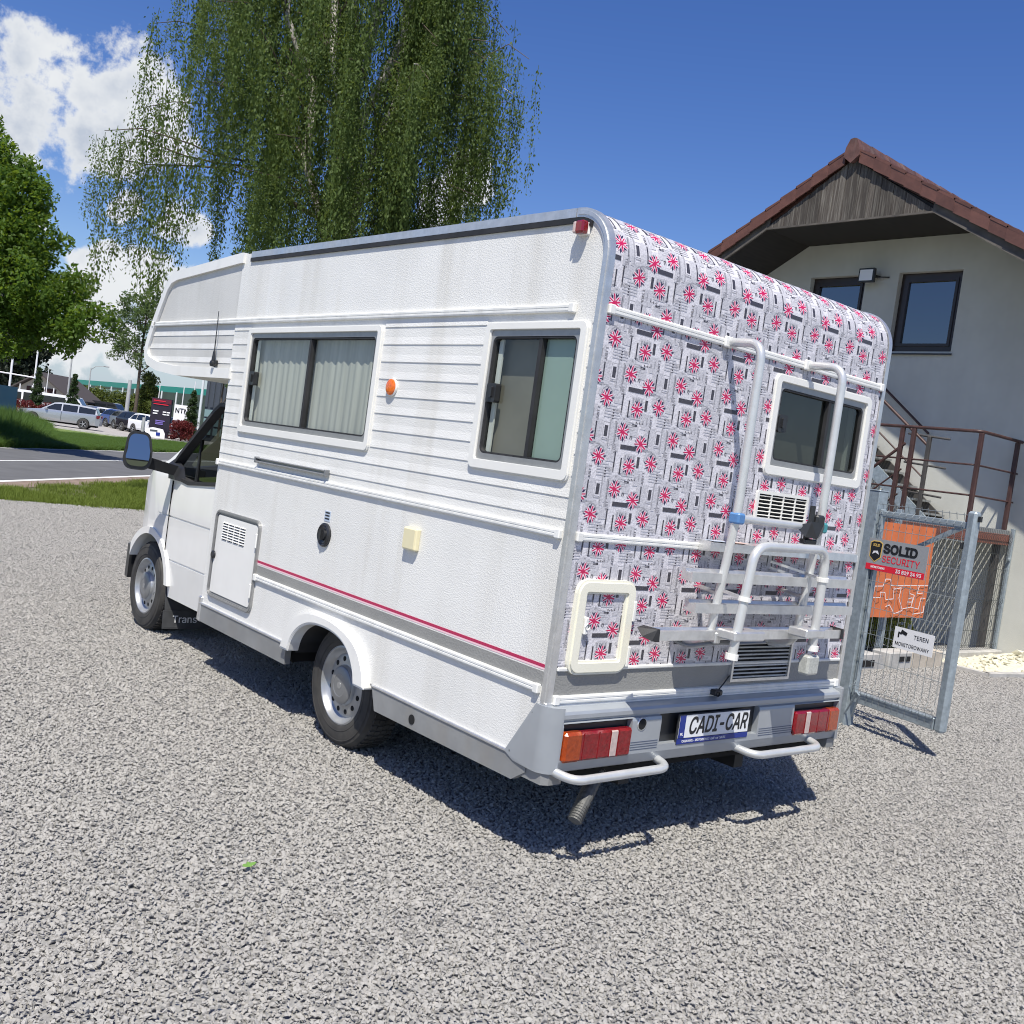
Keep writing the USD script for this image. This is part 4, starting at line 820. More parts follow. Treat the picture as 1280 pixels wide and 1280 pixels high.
# ---- left side fittings
part(VAN, 'marker_lamp', [rbox(-.012, .002, .130, .195, 2.635, 2.692, .005)], 'white_plastic')
mk = part(VAN, 'marker_lens', [rbox(-.050, -.012, .128, .178, 2.637, 2.690, .008)], 'lens_red', label='red upper marker lamp')
part(mk, 'clear_lens', [rbox(-.046, -.012, .178, .197, 2.639, 2.688, .006)], 'lens_white')
part(VAN, 'side_reflector', [lathe([(0, -.003), (.046, -.003), (.048, .004), (.044, .010), (0, .010)], (-.010, 1.448, 1.964), 'x', 28)], 'white_plastic')
part(VAN, 'side_lens', [lathe([(.041, -.018), (.041, 0)], (0, 1.448, 1.964), 'x', 28), lathe([(0, -.024), (.02, -.0235), (.034, -.021), (.041, -.016), (.0405, -.010), (0, -.010)], (-.002, 1.448, 1.964), 'x', 28)], 'lens_amber', smooth=40, label='round orange side lamp')
gr = part(VAN, 'awning_bracket', [rbox(-.030, -.004, 1.975, 2.835, 1.452, 1.462, .003), rbox(-.030, -.004, 1.975, 2.835, 1.474, 1.482, .003), box(-.008, -.0005, 1.98, 2.83, 1.46, 1.476)], 'anodised')
parts(gr, 'end_cap', [rbox(-.034, -.002, a, a + .014, 1.448, 1.486, .003) for a in (1.965, 2.832)], 'dark_aluminium')
fc = part(VAN, 'water_filler', [lathe([(.066, 0), (.066, -.012), (.058, -.018), (.050, -.013), (.046, -.016), (.030, -.010), (.028, -.020), (.010, -.022), (0, -.022)], (0, 1.934, 1.128), 'x', 30), box(-.034, -.018, 1.926, 1.942, 1.10, 1.156)], 'black_plastic', smooth=30)
part(fc, 'filler_label', [box(-.0025, .001, 1.900, 1.962, 1.205, 1.262)], 'sticker_blue'); part(fc, 'label_print', [box(-.0035, -.002, 1.908, 1.954, z, z + .008) for z in (1.215, 1.232, 1.248)], 'print_black')
part(VAN, 'socket_cover', [rbox(-.028, .001, 1.030, 1.142, 1.176, 1.286, .006), rbox(-.032, -.027, 1.036, 1.136, 1.182, 1.280, .003)], 'yellowed_plastic', label='yellowed square socket cover')
# service hatch on the side
ho = rrect(2.690, .525, 3.335, 1.100, .055)
ht = part(VAN, 'service_hatch', [ext(ho.difference(ho.buffer(-.022)), 'x', -.014, .001), ext(ho.buffer(-.004).difference(ho.buffer(-.014)), 'x', -.018, -.010)], 'anodised', label='white service hatch with louvres behind the cab')
part(ht, 'hatch_seal', ext(ho.buffer(-.022).difference(ho.buffer(-.034)), 'x', -.006, .001), 'dark_aluminium')
part(ht, 'hatch_panel', ext(ho.buffer(-.034), 'x', -.010, .001), 'white_gelcoat')
lv = [hull([(x, y, z) for y in (2.885 + .085 * c, 2.885 + .085 * c + .07) for x, z in ((-.010, 1.030 - .017 * r), (-.017, 1.024 - .017 * r), (-.010, 1.022 - .017 * r))]) for r in range(7) for c in range(4)]
part(ht, 'louvre', lv, 'white_plastic', kind='stuff')
part(ht, 'louvre_slot', [box(-.0115, -.009, 2.885 + .085 * c, 2.955 + .085 * c, 1.0165 - .017 * r, 1.0215 - .017 * r) for r in range(7) for c in range(4)], 'black_void', kind='stuff')
part(ht, 'lock', [lathe([(.026, 0), (.026, -.010), (.018, -.016), (0, -.016)], (-.010, 3.300, .800), 'x', 20)], 'black_plastic', smooth=30)
for z in (.62, .93): part(ht, 'hinge', [rbox(-.024, -.008, 2.702, 2.724, z, z + .09, .004)], 'rail_white')
# skirt, arch, wheel well
def smooth_line(p, n=3):
    p = [np.array(q, float) for q in p]
    for _ in range(n):
        p = [p[0]] + [x for a, b in zip(p[:-1], p[1:]) for x in (a * .75 + b * .25, a * .25 + b * .75)] + [p[-1]]
    return [tuple(q) for q in p]
arch_o = smooth_line([(2.225, .43), (2.19, .53), (2.10, .640), (1.94, .705), (1.66, .705), (1.42, .640), (1.32, .520), (1.292, .42)])
arch_i = smooth_line([(2.120, .43), (2.10, .51), (2.03, .585), (1.90, .640), (1.68, .645), (1.52, .600), (1.43, .500), (1.405, .42)])
ARCH_OUT = Polygon(arch_o + arch_i[::-1]); WELL = Polygon(arch_i + [(1.40, .30), (2.12, .30)])
for x0, x1 in ((-.034, .03), (W - .03, W + .034)):
    part(VAN, 'wheel_arch', man(ext(ARCH_OUT.buffer(-.012).buffer(.012), 'x', x0, x1)) + man(ext(ARCH_OUT.buffer(-.012), 'x', x0 - .007 * (x0 < 1), x1 + .007 * (x0 > 1))) + man(ext(ARCH_OUT.buffer(-.006), 'x', x0 - .004 * (x0 < 1), x1 + .004 * (x0 > 1))), 'white_gelcoat', smooth=30)
sk = sbox(2.195, .335, 3.43, .452), Polygon([(.06, .40), (.06, .452), (1.27, .452), (1.22, .335), (.14, .345)])
for s in sk:
    parts(VAN, 'skirt', [ext(s, 'x', -.008, .03), ext(s, 'x', W - .03, W + .008)], 'grey_skirt')
    a, b, c, d = s.bounds; part(VAN, 'skirt_rail', [rbox(-.014, .01, a, c, .446, .460, .004)], 'aluminium')
part(VAN, 'skirt_hole', [lathe([(.024, 0), (.024, -.0105), (0, -.0105)], (0, .893, .385), 'x', 18)], 'black_void')
part(VAN, 'skirt_corner', [rbox(-.012, .05, 3.40, 3.455, .33, .50, .01)], 'aluminium')
parts(VAN, 'floor', [box(.06, W - .06, .05, 1.29, .36, .462), box(.06, W - .06, 2.23, 3.5, .34, .462), box(.44, W - .44, 1.30, 2.20, .36, .50)], 'black_void')
parts(VAN, 'chassis_beam', [box(x, x + .07, .1, 5.0, .27, .40) for x in (.62, 1.48)] + [rod((.3, 1.62, .33), (W - .3, 1.62, .33), .05, 12), lathe([(0, -.14), (.10, -.11), (.14, 0), (.10, .11), (0, .14)], (W / 2, 1.62, .33), 'x', 16), box(.8, 1.4, .5, 1.2, .22, .36)], 'black_rubber')
for x0, x1, xb in ((.022, .40, .40), (W - .40, W - .022, W - .41)):
    part(VAN, 'wheel_well', ext(WELL.buffer(.012).difference(WELL.buffer(.004)).intersection(sbox(0, .42, 5, 2)), 'x', x0, x1), 'black_rubber'); part(VAN, 'wheel_well', ext(WELL.buffer(.01), 'x', xb, xb + .01), 'black_void')

# ---- wheels
def wheel(x, y, r=.338, side=-1):
    """side -1: the outer face looks towards -x."""
    s = side; w = .19
    tr = [(.212, 0), (.222, s * .006), (.250, s * .010), (.285, s * .010), (.318, s * .002), (r - .006, -s * .018), (r, -s * .035), (r, -s * (w - .035)), (.318, -s * (w - .004)), (.222, -s * w), (.21, -s * w)]
    t = lathe(tr, (x, y, r), 'x', 64)
    blocks = []
    for k in range(56):
        a = 2 * math.pi * k / 56
        for q in (0, 1, 2, 3):
            b = box(-.016, .016, -.011, .011, -.004, .005); b.apply_transform(trimesh.transformations.rotation_matrix(a + .02 * (q % 2), [1, 0, 0]) @ trimesh.transformations.translation_matrix([0, 0, r])); b.apply_translation([x - s * (.040 + .038 * q), y, r]); blocks.append(b)
    p = part(VAN, 'wheel', t, 'tyre_rubber', smooth=38)
    part(p, 'tread_blocks', blocks, 'tyre_rubber', kind='stuff')
    part(p, 'sidewall_lettering', [lathe([(.243, s * .010), (.245, s * .0125), (.248, s * .010)], (x, y, r), 'x', 64), lathe([(.296, s * .0075), (.299, s * .0105), (.302, s * .0065)], (x, y, r), 'x', 64)], 'tyre_rubber', smooth=True)
    rim = [(.215, -s * .004), (.215, s * .004), (.206, s * .007), (.200, s * .001), (.196, -s * .012), (.186, -s * .026), (.176, -s * .034), (.170, -s * .032), (.158, -s * .024), (.120, -s * .020), (.112, -s * .018), (.108, -s * .004), (.104, s * .001)]
    part(p, 'rim', lathe(rim, (x, y, r), 'x', 48), 'rim_silver', smooth=30)
    part(p, 'hub_cap', lathe([(.104, -s * .006), (.103, s * .004), (.092, s * .012), (.060, s * .016), (.058, s * .0145), (0, s * .015)], (x, y, r), 'x', 36), 'hub_grey', smooth=30)
    part(p, 'hub_emblem', [lathe([(0, s * .0165), (.019, s * .0165), (.019, s * .014)], (x, y, r), 'x', 20)], 'rim_silver')
    for k in range(12):
        a = 2 * math.pi * (k + .5) / 12
        part(p, 'vent_hole', [lathe([(0, s * .0015), (.0145, s * .0015), (.0145, -s * .004)], (x - s * .0225, y + .143 * math.cos(a), r + .143 * math.sin(a)), 'x', 14)], 'black_void')
    part(p, 'drum', [lathe([(0, -s * .05), (.17, -s * .05), (.19, -s * .12)], (x, y, r), 'x', 24)], 'black_void')
wheel(.085, 1.700); wheel(W - .085, 1.700, side=1); wheel(.105, 4.700, side=-1); wheel(W - .105, 4.700, side=1)

# ---- cab
CABP = Polygon([(3.40, .335), (4.20, .335), (5.20, .335), (5.46, .42), (5.475, .64), (5.42, .86), (5.30, 1.00), (5.08, 1.115), (4.74, 1.262), (4.56, 1.335), (3.74, 1.850), (3.66, 1.90), (3.40, 1.94)])
TOPP = Polygon([(.085, 3.40), (.085, 4.55), (.10, 4.80), (.15, 5.03), (.27, 5.25), (.50, 5.40), (W / 2, 5.49)] + [(W - a, b) for a, b in ((.50, 5.40), (.27, 5.25), (.15, 5.03), (.10, 4.80), (.085, 4.55), (.085, 3.40))])
FRNT = Polygon([(.11, .30), (.085, .60), (.08, .92), (.095, 1.20), (.235, 1.86), (.30, 2.0)] + [(W - a, b) for a, b in ((.30, 2.0), (.235, 1.86), (.095, 1.20), (.08, .92), (.085, .60), (.11, .30))])
def man(m): return m3.Manifold(m3.Mesh(np.asarray(m.vertices, np.float32), np.asarray(m.faces, np.uint32)))
def clean(m): m = trimesh.Trimesh(m.vertices, m.faces, process=True); return man(m)
cab = solid(CABP.buffer(-.03).buffer(.03), 0, W) ^ clean(ext(TOPP, 'z', .2, 2.2)) ^ clean(ext(FRNT, 'y', 3.3, 5.6))
WIN = Polygon([(3.47, 1.255), (3.47, 1.77), (3.70, 1.785), (3.80, 1.735), (4.30, 1.392), (4.42, 1.30), (4.40, 1.225), (4.10, 1.196), (3.70, 1.232)])
cab -= solid(WIN, -.1, W + .1)
cab -= bman(.17, W - .17, 3.38, 4.70, .95, 1.78)
for sx in (0, 1):
    x0, x1 = (-.1, .50) if sx == 0 else (W - .5, W + .1)
    cab -= solid(Point(4.672, .345).buffer(.408, quad_segs=14).union(sbox(4.30, 0, 5.045, .36)), x0, x1)
    for y0, y1, z in ((3.44, 4.58, .925), (3.44, 4.27, .612)): cab -= bman(*((-.1, .0935) if sx == 0 else (W - .0935, W + .1)), y0, y1, z - .006, z + .006)
cabp = part(VAN, 'cab', cab, 'white_paint', smooth=24)
parts(cabp, 'door_gap', [box(.0778, .09, 4.3535, 4.3565, .93, 1.19), box(.0785, .10, 4.3535, 4.3565, .66, .93)], 'black_void')
for xw in (.152, W - .152):
    gv, gf = trimesh.creation.triangulate_polygon(WIN.buffer(.004), engine='earcut'); part(cabp, 'side_window', (np.stack([np.full(len(gv), xw), gv[:, 0], gv[:, 1]], 1), gf), 'pane_cab')
part(cabp, 'window_seal', [ext(WIN.buffer(.014).difference(WIN.buffer(-.012)), 'x', .086, .152)], 'black_rubber')
parts(cabp, 'window_pillar', [bar((.148, 3.62, 1.22), (.175, 3.62, 1.80), .05, .02), bar((.148, 4.10, 1.19), (.16, 4.10, 1.52), .02, .02)], 'black_plastic')
part(cabp, 'windscreen', hull([(x, y, z) for x, y, z in ((.30, 4.50, 1.375), (W - .30, 4.50, 1.375), (.40, 3.80, 1.826), (W - .40, 3.80, 1.826), (.30, 4.50, 1.36), (W - .3, 4.50, 1.36))]), 'car_glass')
parts(cabp, 'cab_seat', [rbox(.28, .72, 3.50, 3.62, .95, 1.45, .05), rbox(.36, .64, 3.50, 3.58, 1.48, 1.66, .04)], 'seat_cloth'); parts(cabp, 'cab_seat', [rbox(W - .72, W - .28, 3.50, 3.62, .95, 1.45, .05), rbox(W - .64, W - .36, 3.50, 3.58, 1.48, 1.66, .04)], 'seat_cloth')
part(cabp, 'steering_wheel', tube([(.52 + .18 * math.cos(t), 4.16 - .07 * math.sin(t), 1.24 + .16 * math.sin(t)) for t in np.linspace(0, 2 * math.pi, 25)[:-1]], .014, 8, closed=True), 'black_plastic', smooth=True)
part(cabp, 'dashboard', [rbox(.18, W - .18, 4.30, 4.68, .96, 1.22, .05)], 'interior_grey'); part(cabp, 'papers', [rbox(.165, .18, 4.02, 4.12, 1.21, 1.30, .004)], 'interior_grey')
part(cabp, 'front_arch_flare', [ext(Point(4.672, .345).buffer(.455, quad_segs=14).difference(Point(4.672, .345).buffer(.402, quad_segs=14)).intersection(sbox(4.10, .42, 5.03, 1)), 'x', .072, .14)], 'white_paint', smooth=30)
part(VAN, 'front_bumper', hull([(x, y, z) for x, y in ((.085, 5.06), (.10, 5.16), (.24, 5.37), (.5, 5.52), (W / 2, 5.58), (W - .5, 5.52), (W - .24, 5.37), (W - .10, 5.16), (W - .085, 5.06)) for z in (.34, .60)]), 'black_plastic')
part(VAN, 'mud_flap', [hull([(x, y, z) for x in (.10, .36) for y, z in ((4.300, .42), (4.306, .42), (4.235, .11), (4.241, .11))])], 'flap_rubber')
mf = part(VAN, 'mud_flap', [hull([(x, y, z) for x in (.085, .50) for y, z in ((4.235, .10), (4.243, .10), (4.25, .235), (4.258, .235))])], 'flap_rubber', label='black front mud flap with white lettering')
part(mf, 'flap_lettering', on_plane(text_shape('Trans', .052, False, 1.0), (.155, 4.2385, .145), (1, 0, 0), (0, .09, .9959), .002), 'print_white')
# mirror, its head turned a little outwards
def outward(m):
    m = tm(m).copy(); m.apply_translation([.226, -4.29, -1.39]); m.apply_transform(trimesh.transformations.rotation_matrix(-.30, [0, 0, 1])); m.apply_translation([-.226, 4.29, 1.39]); return m
def sq(t, a, b, e=.55): return a * np.sign(math.cos(t)) * abs(math.cos(t)) ** e, b * np.sign(math.sin(t)) * abs(math.sin(t)) ** e
mr = part(VAN, 'door_mirror', [outward(hull([(-.226 + (u - g_ * np.sign(u)) * (1.0 - .12 * (v > 0)), y, 1.384 + v * (1 - g_)) for y, g_ in ((4.262, 0), (4.33, .012), (4.38, .05)) for u, v in [sq(t, .098, .138) for t in np.linspace(0, 2 * math.pi, 33)[:-1]]]))], 'black_plastic', smooth=35)
mo = Polygon([(-.226 + u * (1.0 - .12 * (v > 0)), 1.388 + v) for u, v in [sq(t, .080, .115) for t in np.linspace(0, 2 * math.pi, 33)[:-1]]])
mg = ext(mo.intersection(sbox(-1, 1.322, 1, 2)), 'y', 4.257, 4.2605); mg.apply_translation([.226, -4.259, -1.388]); mg.apply_transform(trimesh.transformations.rotation_matrix(-.13, [1, 0, 0])); mg.apply_translation([-.226, 4.246, 1.388])
part(mr, 'mirror_glass', outward(mg), 'mirror'); part(mr, 'blind_spot_glass', outward(ext(mo.intersection(sbox(-1, 1.2, 1, 1.312)), 'y', 4.252, 4.2605)), 'mirror')
part(mr, 'mirror_arm', hull([(-.14, 4.27, 1.262), (-.14, 4.27, 1.345), (-.14, 4.33, 1.262), (-.14, 4.33, 1.345), (.09, 4.31, 1.225), (.09, 4.31, 1.30), (.09, 4.40, 1.235), (.09, 4.40, 1.30)]), 'black_plastic')
part(mr, 'mirror_base', [hull([(.06, 4.26, 1.20), (.06, 4.40, 1.20), (.06, 4.42, 1.31), (.11, 4.18, 1.19), (.11, 4.45, 1.20), (.12, 4.43, 1.36), (.11, 4.25, 1.30)])], 'black_plastic')
an = part(VAN, 'antenna', [tube([(-.022, 3.66, 2.06), (-.022, 3.66, 2.13), (-.022, 3.66, 2.14)], [.016, .009, .006], 8), lathe([(0, -.03), (.02, -.02), (.022, .01), (0, .03)], (-.018, 3.66, 2.05), 'x', 12), rbox(-.022, .0, 3.63, 3.66, 2.045, 2.075, .004)], 'black_plastic', smooth=30)
part(an, 'whip', [tube([(-.022, 3.66, 2.13), (-.022, 3.665, 2.27), (-.022, 3.67, 2.405)], [.0045, .003, .0025], 6)], 'black_plastic')

# ---- tail: bumper, lamps, plate
BP = Polygon([(.0, .698), (-.052, .682), (-.058, .670), (-.058, .653), (-.046, .649), (-.046, .640), (-.060, .635), (-.064, .622), (-.064, .475), (-.050, .430), (-.02, .415), (.0, .415)])
bmp = mman(ext(BP, 'x', .055, W - .055))
for a0, a1, b0, b1 in ((.060, .475, .482, .634), (W - .475, W - .060, .482, .634), (.665, 1.395, .505, .640)): bmp -= bman(a0, a1, -.2, -.030, b0, b1)
bp = part(VAN, 'rear_bumper', bmp, 'bumper_silver')
parts(bp, 'recess_lining', [box(.062, .473, -.0325, -.028, .484, .632), box(W - .473, W - .062, -.0325, -.028, .484, .632), box(.667, 1.393, -.0325, -.028, .507, .638)], 'black_plastic')
parts(bp, 'bumper_line', [box(a0, a1, -.0652, -.0635, z, z + .0035) for a0, a1 in ((.478, .655), (1.41, 1.69)) for z in (.492, .503, .514, .525)], 'navy_line')
part(bp, 'tow_eye', [lathe([(.026, -.068), (.030, -.066), (.030, -.06)], (.535, 0, .607), 'y', 22)], 'aluminium', smooth=True); part(bp, 'tow_eye_hole', [lathe([(0, -.0665), (.025, -.0665), (.025, -.06)], (.535, 0, .607), 'y', 22)], 'black_void')
for s in (0, 1):
    f = (lambda x: x) if s == 0 else (lambda x: W - x)
    pts = [(f(.055 + .075 * math.cos(a)), .011 + .075 * math.sin(a), z) for a in np.radians([180, 200, 220, 240, 260, 270]) for z in (.425, .700 if a < 9 else .70)]
    pts += [(f(-.012), .045, .700), (f(-.014), .200, .452), (f(-.012), .14, .425), (f(.05), -.064, .66), (f(.05), .045, .70), (f(.05), .19, .45)]
    part(VAN, 'bumper_corner', hull(pts), 'bumper_silver', smooth=25)
    parts(VAN, 'bumper_screw', [lathe([(.005, 0), (.005, -.004), (0, -.005)], (f(-.012), y, z), 'x', 8) for y, z in ((.055, .655), (.165, .462), (.10, .56))], 'dark_aluminium')
    part(VAN, 'corner_skirt', hull([(f(x), y, z) for x, y in ((-.006, .18), (.0, -.03), (.03, -.048), (.10, -.048), (.10, .18)) for z in (.375, .424)]), 'grey_skirt')
    part(VAN, 'trim_foot', [rbox(*sorted((f(-.010), f(.034))), -.012, .03, .690, .712, .004)], 'aluminium')
    tl = part(VAN, 'tail_lamp', [rbox(*sorted((f(.066), f(.470))), -.078, -.034, .474, .598, .010)], 'lens_red')
    part(tl, 'turn_lens', [rbox(*sorted((f(.064), f(.168))), -.081, -.035, .472, .600, .012)], 'lens_orange'); part(tl, 'reverse_lens', [rbox(*sorted((f(.335), f(.378))), -.0797, -.035, .480, .594, .004)], 'lens_white')
    parts(tl, 'lens_rib', [box(*sorted((f(a), f(a + .003))), -.0800, -.076, .480, .594) for a in (.172, .262, .332, .382)], 'lens_red')
    st = bend([(.045, -.02, .435), (.075, -.150, .422), (.655, -.150, .427), (.695, -.02, .435)], .07, 8) if s == 0 else bend([(1.265, -.02, .44), (1.295, -.150, .427), (1.85, -.150, .427), (1.885, -.02, .44)], .07, 8)
    part(VAN, 'step_hoop', tube(st, .0195, 12), 'silver_tube', smooth=True)
PX, PZ = .790, .512
pl = part(VAN, 'number_plate', [rbox(PX - .008, PX + .528, -.0660, -.055, PZ - .020, PZ + .122, .003)], 'black_plastic')
part(pl, 'plate_face', box(PX, PX + .520, -.0680, -.065, PZ + .012, PZ + .118), 'plate_white')
part(pl, 'euro_band', box(PX, PX + .040, -.0690, -.0675, PZ + .012, PZ + .118), 'plate_blue'); part(pl, 'euro_letter', on_plane(text_shape('PL', .013, True), (PX + .010, -.0690, PZ + .024), (1, 0, 0), (0, 0, 1), .001), 'print_white')
part(pl, 'plate_letters', on_plane(affinity.skew(text_shape('CADI-CAR', .076, True, .80), 10, 0, origin=(0, 0)), (PX + .062, -.0680, PZ + .030), (1, 0, 0), (0, 0, 1), .001), 'print_black')
part(pl, 'plate_strip', box(PX - .004, PX + .524, -.0678, -.065, PZ - .016, PZ + .009), 'plate_blue'); part(pl, 'strip_lettering', on_plane(affinity.scale(text_shape('CARAVANS - MOTORHOMES  cadi-car  SALES', .011, False, .95), 1, 1, origin=(0, 0)), (PX + .03, -.0678, PZ - .009), (1, 0, 0), (0, 0, 1), .001), 'print_white')
# lower hose
hs = bend([(.50, .10, .40), (.43, .06, .335), (.34, .02, .27), (.255, -.01, .185)], .05, 6)
part(VAN, 'drain_hose', [tube(hs, [.026 + .003 * (i % 2) for i in range(len(hs))], 12)] + [lathe([(.024, -.005), (.035, 0), (.024, .005)], (0, 0, 0), 'z', 12).apply_transform(trimesh.geometry.align_vectors([0, 0, 1], (hs[-1] - hs[0]) / np.linalg.norm(hs[-1] - hs[0]))).apply_translation(hs[0] + (hs[-1] - hs[0]) * t) for t in np.linspace(.1, .98, 24)], 'hose_grey')
part(VAN, 'under_bracket', [hull([(.72, .1, .42), (.80, .1, .42), (.80, .12, .42), (.79, .1, .33), (.80, .11, .33)])], 'dark_aluminium')

# ---- tail: hatch, grilles
hr = Polygon([(.080, .83), (.42, .83), (.405, 1.235), (.070, 1.235)]); hr = rrect(.070, .828, .425, 1.232, .06)
rh = part(VAN, 'rear_hatch', [ext(hr.difference(hr.buffer(-.060)), 'y', -.020, -.003), ext(hr.buffer(-.012).difference(hr.buffer(-.050)), 'y', -.028, -.018)], 'cream_plastic', label='cream framed locker hatch low on the tail')
coloured(rh, 'hatch_paper', *(lambda v, f, c: (v - [0, .006, 0], f, c))(*printed((.128, .885, .368, 1.175), (.20, 1.055), False, .003)), 'paper_print')
part(rh, 'hatch_handle', [rbox(.128, .150, -.034, -.006, 1.00, 1.075, .005), lathe([(.013, -.038), (.013, 0)], (.142, 0, 1.035), 'y', 12)], 'white_plastic')
for z in (.90, 1.10): part(rh, 'hatch_hinge', [rbox(.418, .438, -.026, -.003, z - .045, z + .045, .004)], 'white_plastic')
uv = rrect(1.183, 1.543, 1.612, 1.70, .012)
gv = part(VAN, 'upper_grille', [ext(uv.difference(uv.buffer(-.016)), 'y', -.016, -.003), box(1.20, 1.60, -.006, -.004, 1.555, 1.69)], 'white_plastic')
part(gv, 'grille_void', box(1.198, 1.598, -.008, -.006, 1.556, 1.688), 'black_void')
for k in range(7): part(gv, 'grille_slat', [hull([(x, y, z) for x in (1.197, 1.598) for y, z in ((-.007, 1.567 + .0185 * k), (-.015, 1.563 + .0185 * k), (-.007, 1.560 + .0185 * k))])], 'white_plastic')
parts(gv, 'grille_mullion', [box(a, a + .006, -.0158, -.007, 1.556, 1.688) for a in (1.297, 1.397, 1.497)], 'white_plastic')
lvv = sbox(1.180, .760, 1.665, .968)
gl = part(VAN, 'lower_grille', [ext(lvv.difference(lvv.buffer(-.014)), 'y', -.020, -.003)], 'aluminium'); part(gl, 'grille_void', box(1.19, 1.655, -.007, -.005, .77, .96), 'black_void')
for k in range(10): part(gl, 'grille_slat', [hull([(x, y, z) for x in (1.193, 1.652) for y, z in ((-.008, .784 + .0185 * k), (-.016, .779 + .0185 * k), (-.008, .776 + .0185 * k))])], 'rail_white')
cb = bend([(1.180, -.012, .79), (1.13, -.02, .752), (1.085, -.03, .728)], .02, 4); part(VAN, 'camera_cable', tube(cb, .0035, 6), 'black_plastic'); part(VAN, 'reversing_camera', [rbox(1.045, 1.100, -.050, -.008, .704, .732, .006), lathe([(.012, -.055), (.012, -.04)], (1.060, 0, .714), 'y', 12)], 'black_plastic')

# ---- ladder and cycle carrier
lad = part(VAN, 'ladder', [rbox(x - .028, x + .028, -.028, -.012, 2.315, 2.365, .005) for x in (.795, 1.425)] + [lathe([(.020, -.05), (.022, -.02), (.026, -.012)], (x, 0, 2.34), 'y', 14) for x in (.815, 1.445)], 'rail_white')
for x0, x1 in ((.810, .800), (1.440, 1.452)):
    part(lad, 'ladder_pole', tube(bend([(x0, -.012, 2.342), (x1, -.205, 2.335), (x1, -.205, 1.60), (x1 + .01 * np.sign(x1 - 1.1), -.155, .98), (x1 + .01, -.012, .955)], .075, 8), .020, 12), 'silver_tube', smooth=True)
    part(lad, 'pole_clamp', [rbox(x1 - .026, x1 + .026, -.235, -.176, 1.535, 1.585, .008), rod((x1 + .02, -.19, 1.56), (x1 + .05, -.19, 1.555), .016)], 'blue_plastic' if x0 < 1 else 'teal_plastic', label='blue clamp' if x0 < 1 else 'dark teal clamp')
part(lad, 'rung', tube([(.815, -.20, 1.560), (1.1, -.20, 1.558), (1.44, -.20, 1.556)], .0185, 12), 'silver_tube', smooth=True)
parts(lad, 'wall_bracket', [bar((.80, -.17, 1.215), (.86, -.004, 1.222), .03, .012), bar((1.45, -.17, 1.215), (1.50, -.004, 1.222), .03, .012), bar((1.45, -.17, 1.33), (1.36, -.02, 1.36), .012, .012), bar((1.45, -.17, 1.30), (1.36, -.02, 1.33), .012, .012)], 'aluminium')
rk = part(VAN, 'cycle_carrier', [hull([(x, y, z) for x, e in ((.80, .02), (2.03, 0)) for y, z in ((-.018, 1.440), (-.082, 1.434), (-.086, 1.395), (-.018, 1.388))])], 'aluminium', label='folded aluminium cycle carrier on the tail')
part(rk, 'sticker', [box(.83, .950, -.078, -.022, 1.4395, 1.4415)], 'sticker_blue'); part(rk, 'sticker', [box(.955, 1.09, -.078, -.022, 1.4395, 1.4415)], 'sticker_pink')
for x0, x1, z in ((.575, 1.85, 1.292), (.625, 1.88, 1.155)):
    ch = Polygon([(-.128, z - .022), (-.128, z + .028), (-.146, z + .028), (-.152, z + .014), (-.178, z + .010), (-.182, z + .018), (-.190, z + .016), (-.190, z - .026)])
    part(rk, 'wheel_channel', [ext(ch, 'x', x0, x1)], 'aluminium')
ch = Polygon([(-.150, 1.022), (-.150, 1.062), (-.162, 1.062), (-.168, 1.048), (-.206, 1.044), (-.210, 1.058), (-.220, 1.056), (-.220, 1.016)])
part(rk, 'wheel_channel', [ext(ch, 'x', .36, 1.77)], 'aluminium')
for x, k in ((.36, 1), (1.77, -1)): part(rk, 'channel_cap', [hull([(x, -.145, 1.018), (x, -.145, 1.068), (x, -.225, 1.064), (x, -.225, 1.012), (x - .045 * k, -.150, 1.060), (x - .05 * k, -.19, 1.03), (x + .02 * k, -.226, 1.012), (x + .015 * k, -.226, 1.066), (x - .02 * k, -.22, 1.014)])], 'black_rubber')
part(rk, 'hoop', tube(bend([(.790, -.295, .955), (.838, -.300, 1.452), (1.392, -.300, 1.462), (1.402, -.295, .985)], .085, 9), .0215, 14), 'silver_tube', smooth=True)
parts(rk, 'hoop_collar', [rod((.789, -.295, .946), (.791, -.295, .972), .0295, 16), rod((1.402, -.295, .976), (1.4025, -.295, 1.002), .0295, 16), rod((.815, -.298, 1.205), (.817, -.298, 1.225), .030, 16), rod((1.397, -.297, 1.310), (1.396, -.297, 1.330), .030, 16)], 'white_plastic')
parts(rk, 'carrier_strut', [bar((.80, -.30, 1.22), (.80, -.17, 1.235), .02, .012), bar((1.40, -.30, 1.32), (1.45, -.17, 1.33), .02, .012), rbox(.76, .98, -.32, -.215, 1.030, 1.072, .006), rbox(1.30, 1.46, -.32, -.215, 1.040, 1.082, .006), rbox(.75, .79, -.225, -.10, 1.00, 1.05, .005)], 'aluminium')
part(rk, 'tension_strap', [tube(bend([(.50, -.17, 1.02), (.60, -.19, .985), (.78, -.20, 1.00), (.95, -.2, .995), (1.15, -.2, 1.00)], .05, 5), .009, 6)], 'dark_aluminium')
part(rk, 'foot_reflector', [rbox(1.360, 1.455, -.315, -.255, .86, .955, .010)], 'lens_clear', label='clear ribbed plastic foot of the carrier')
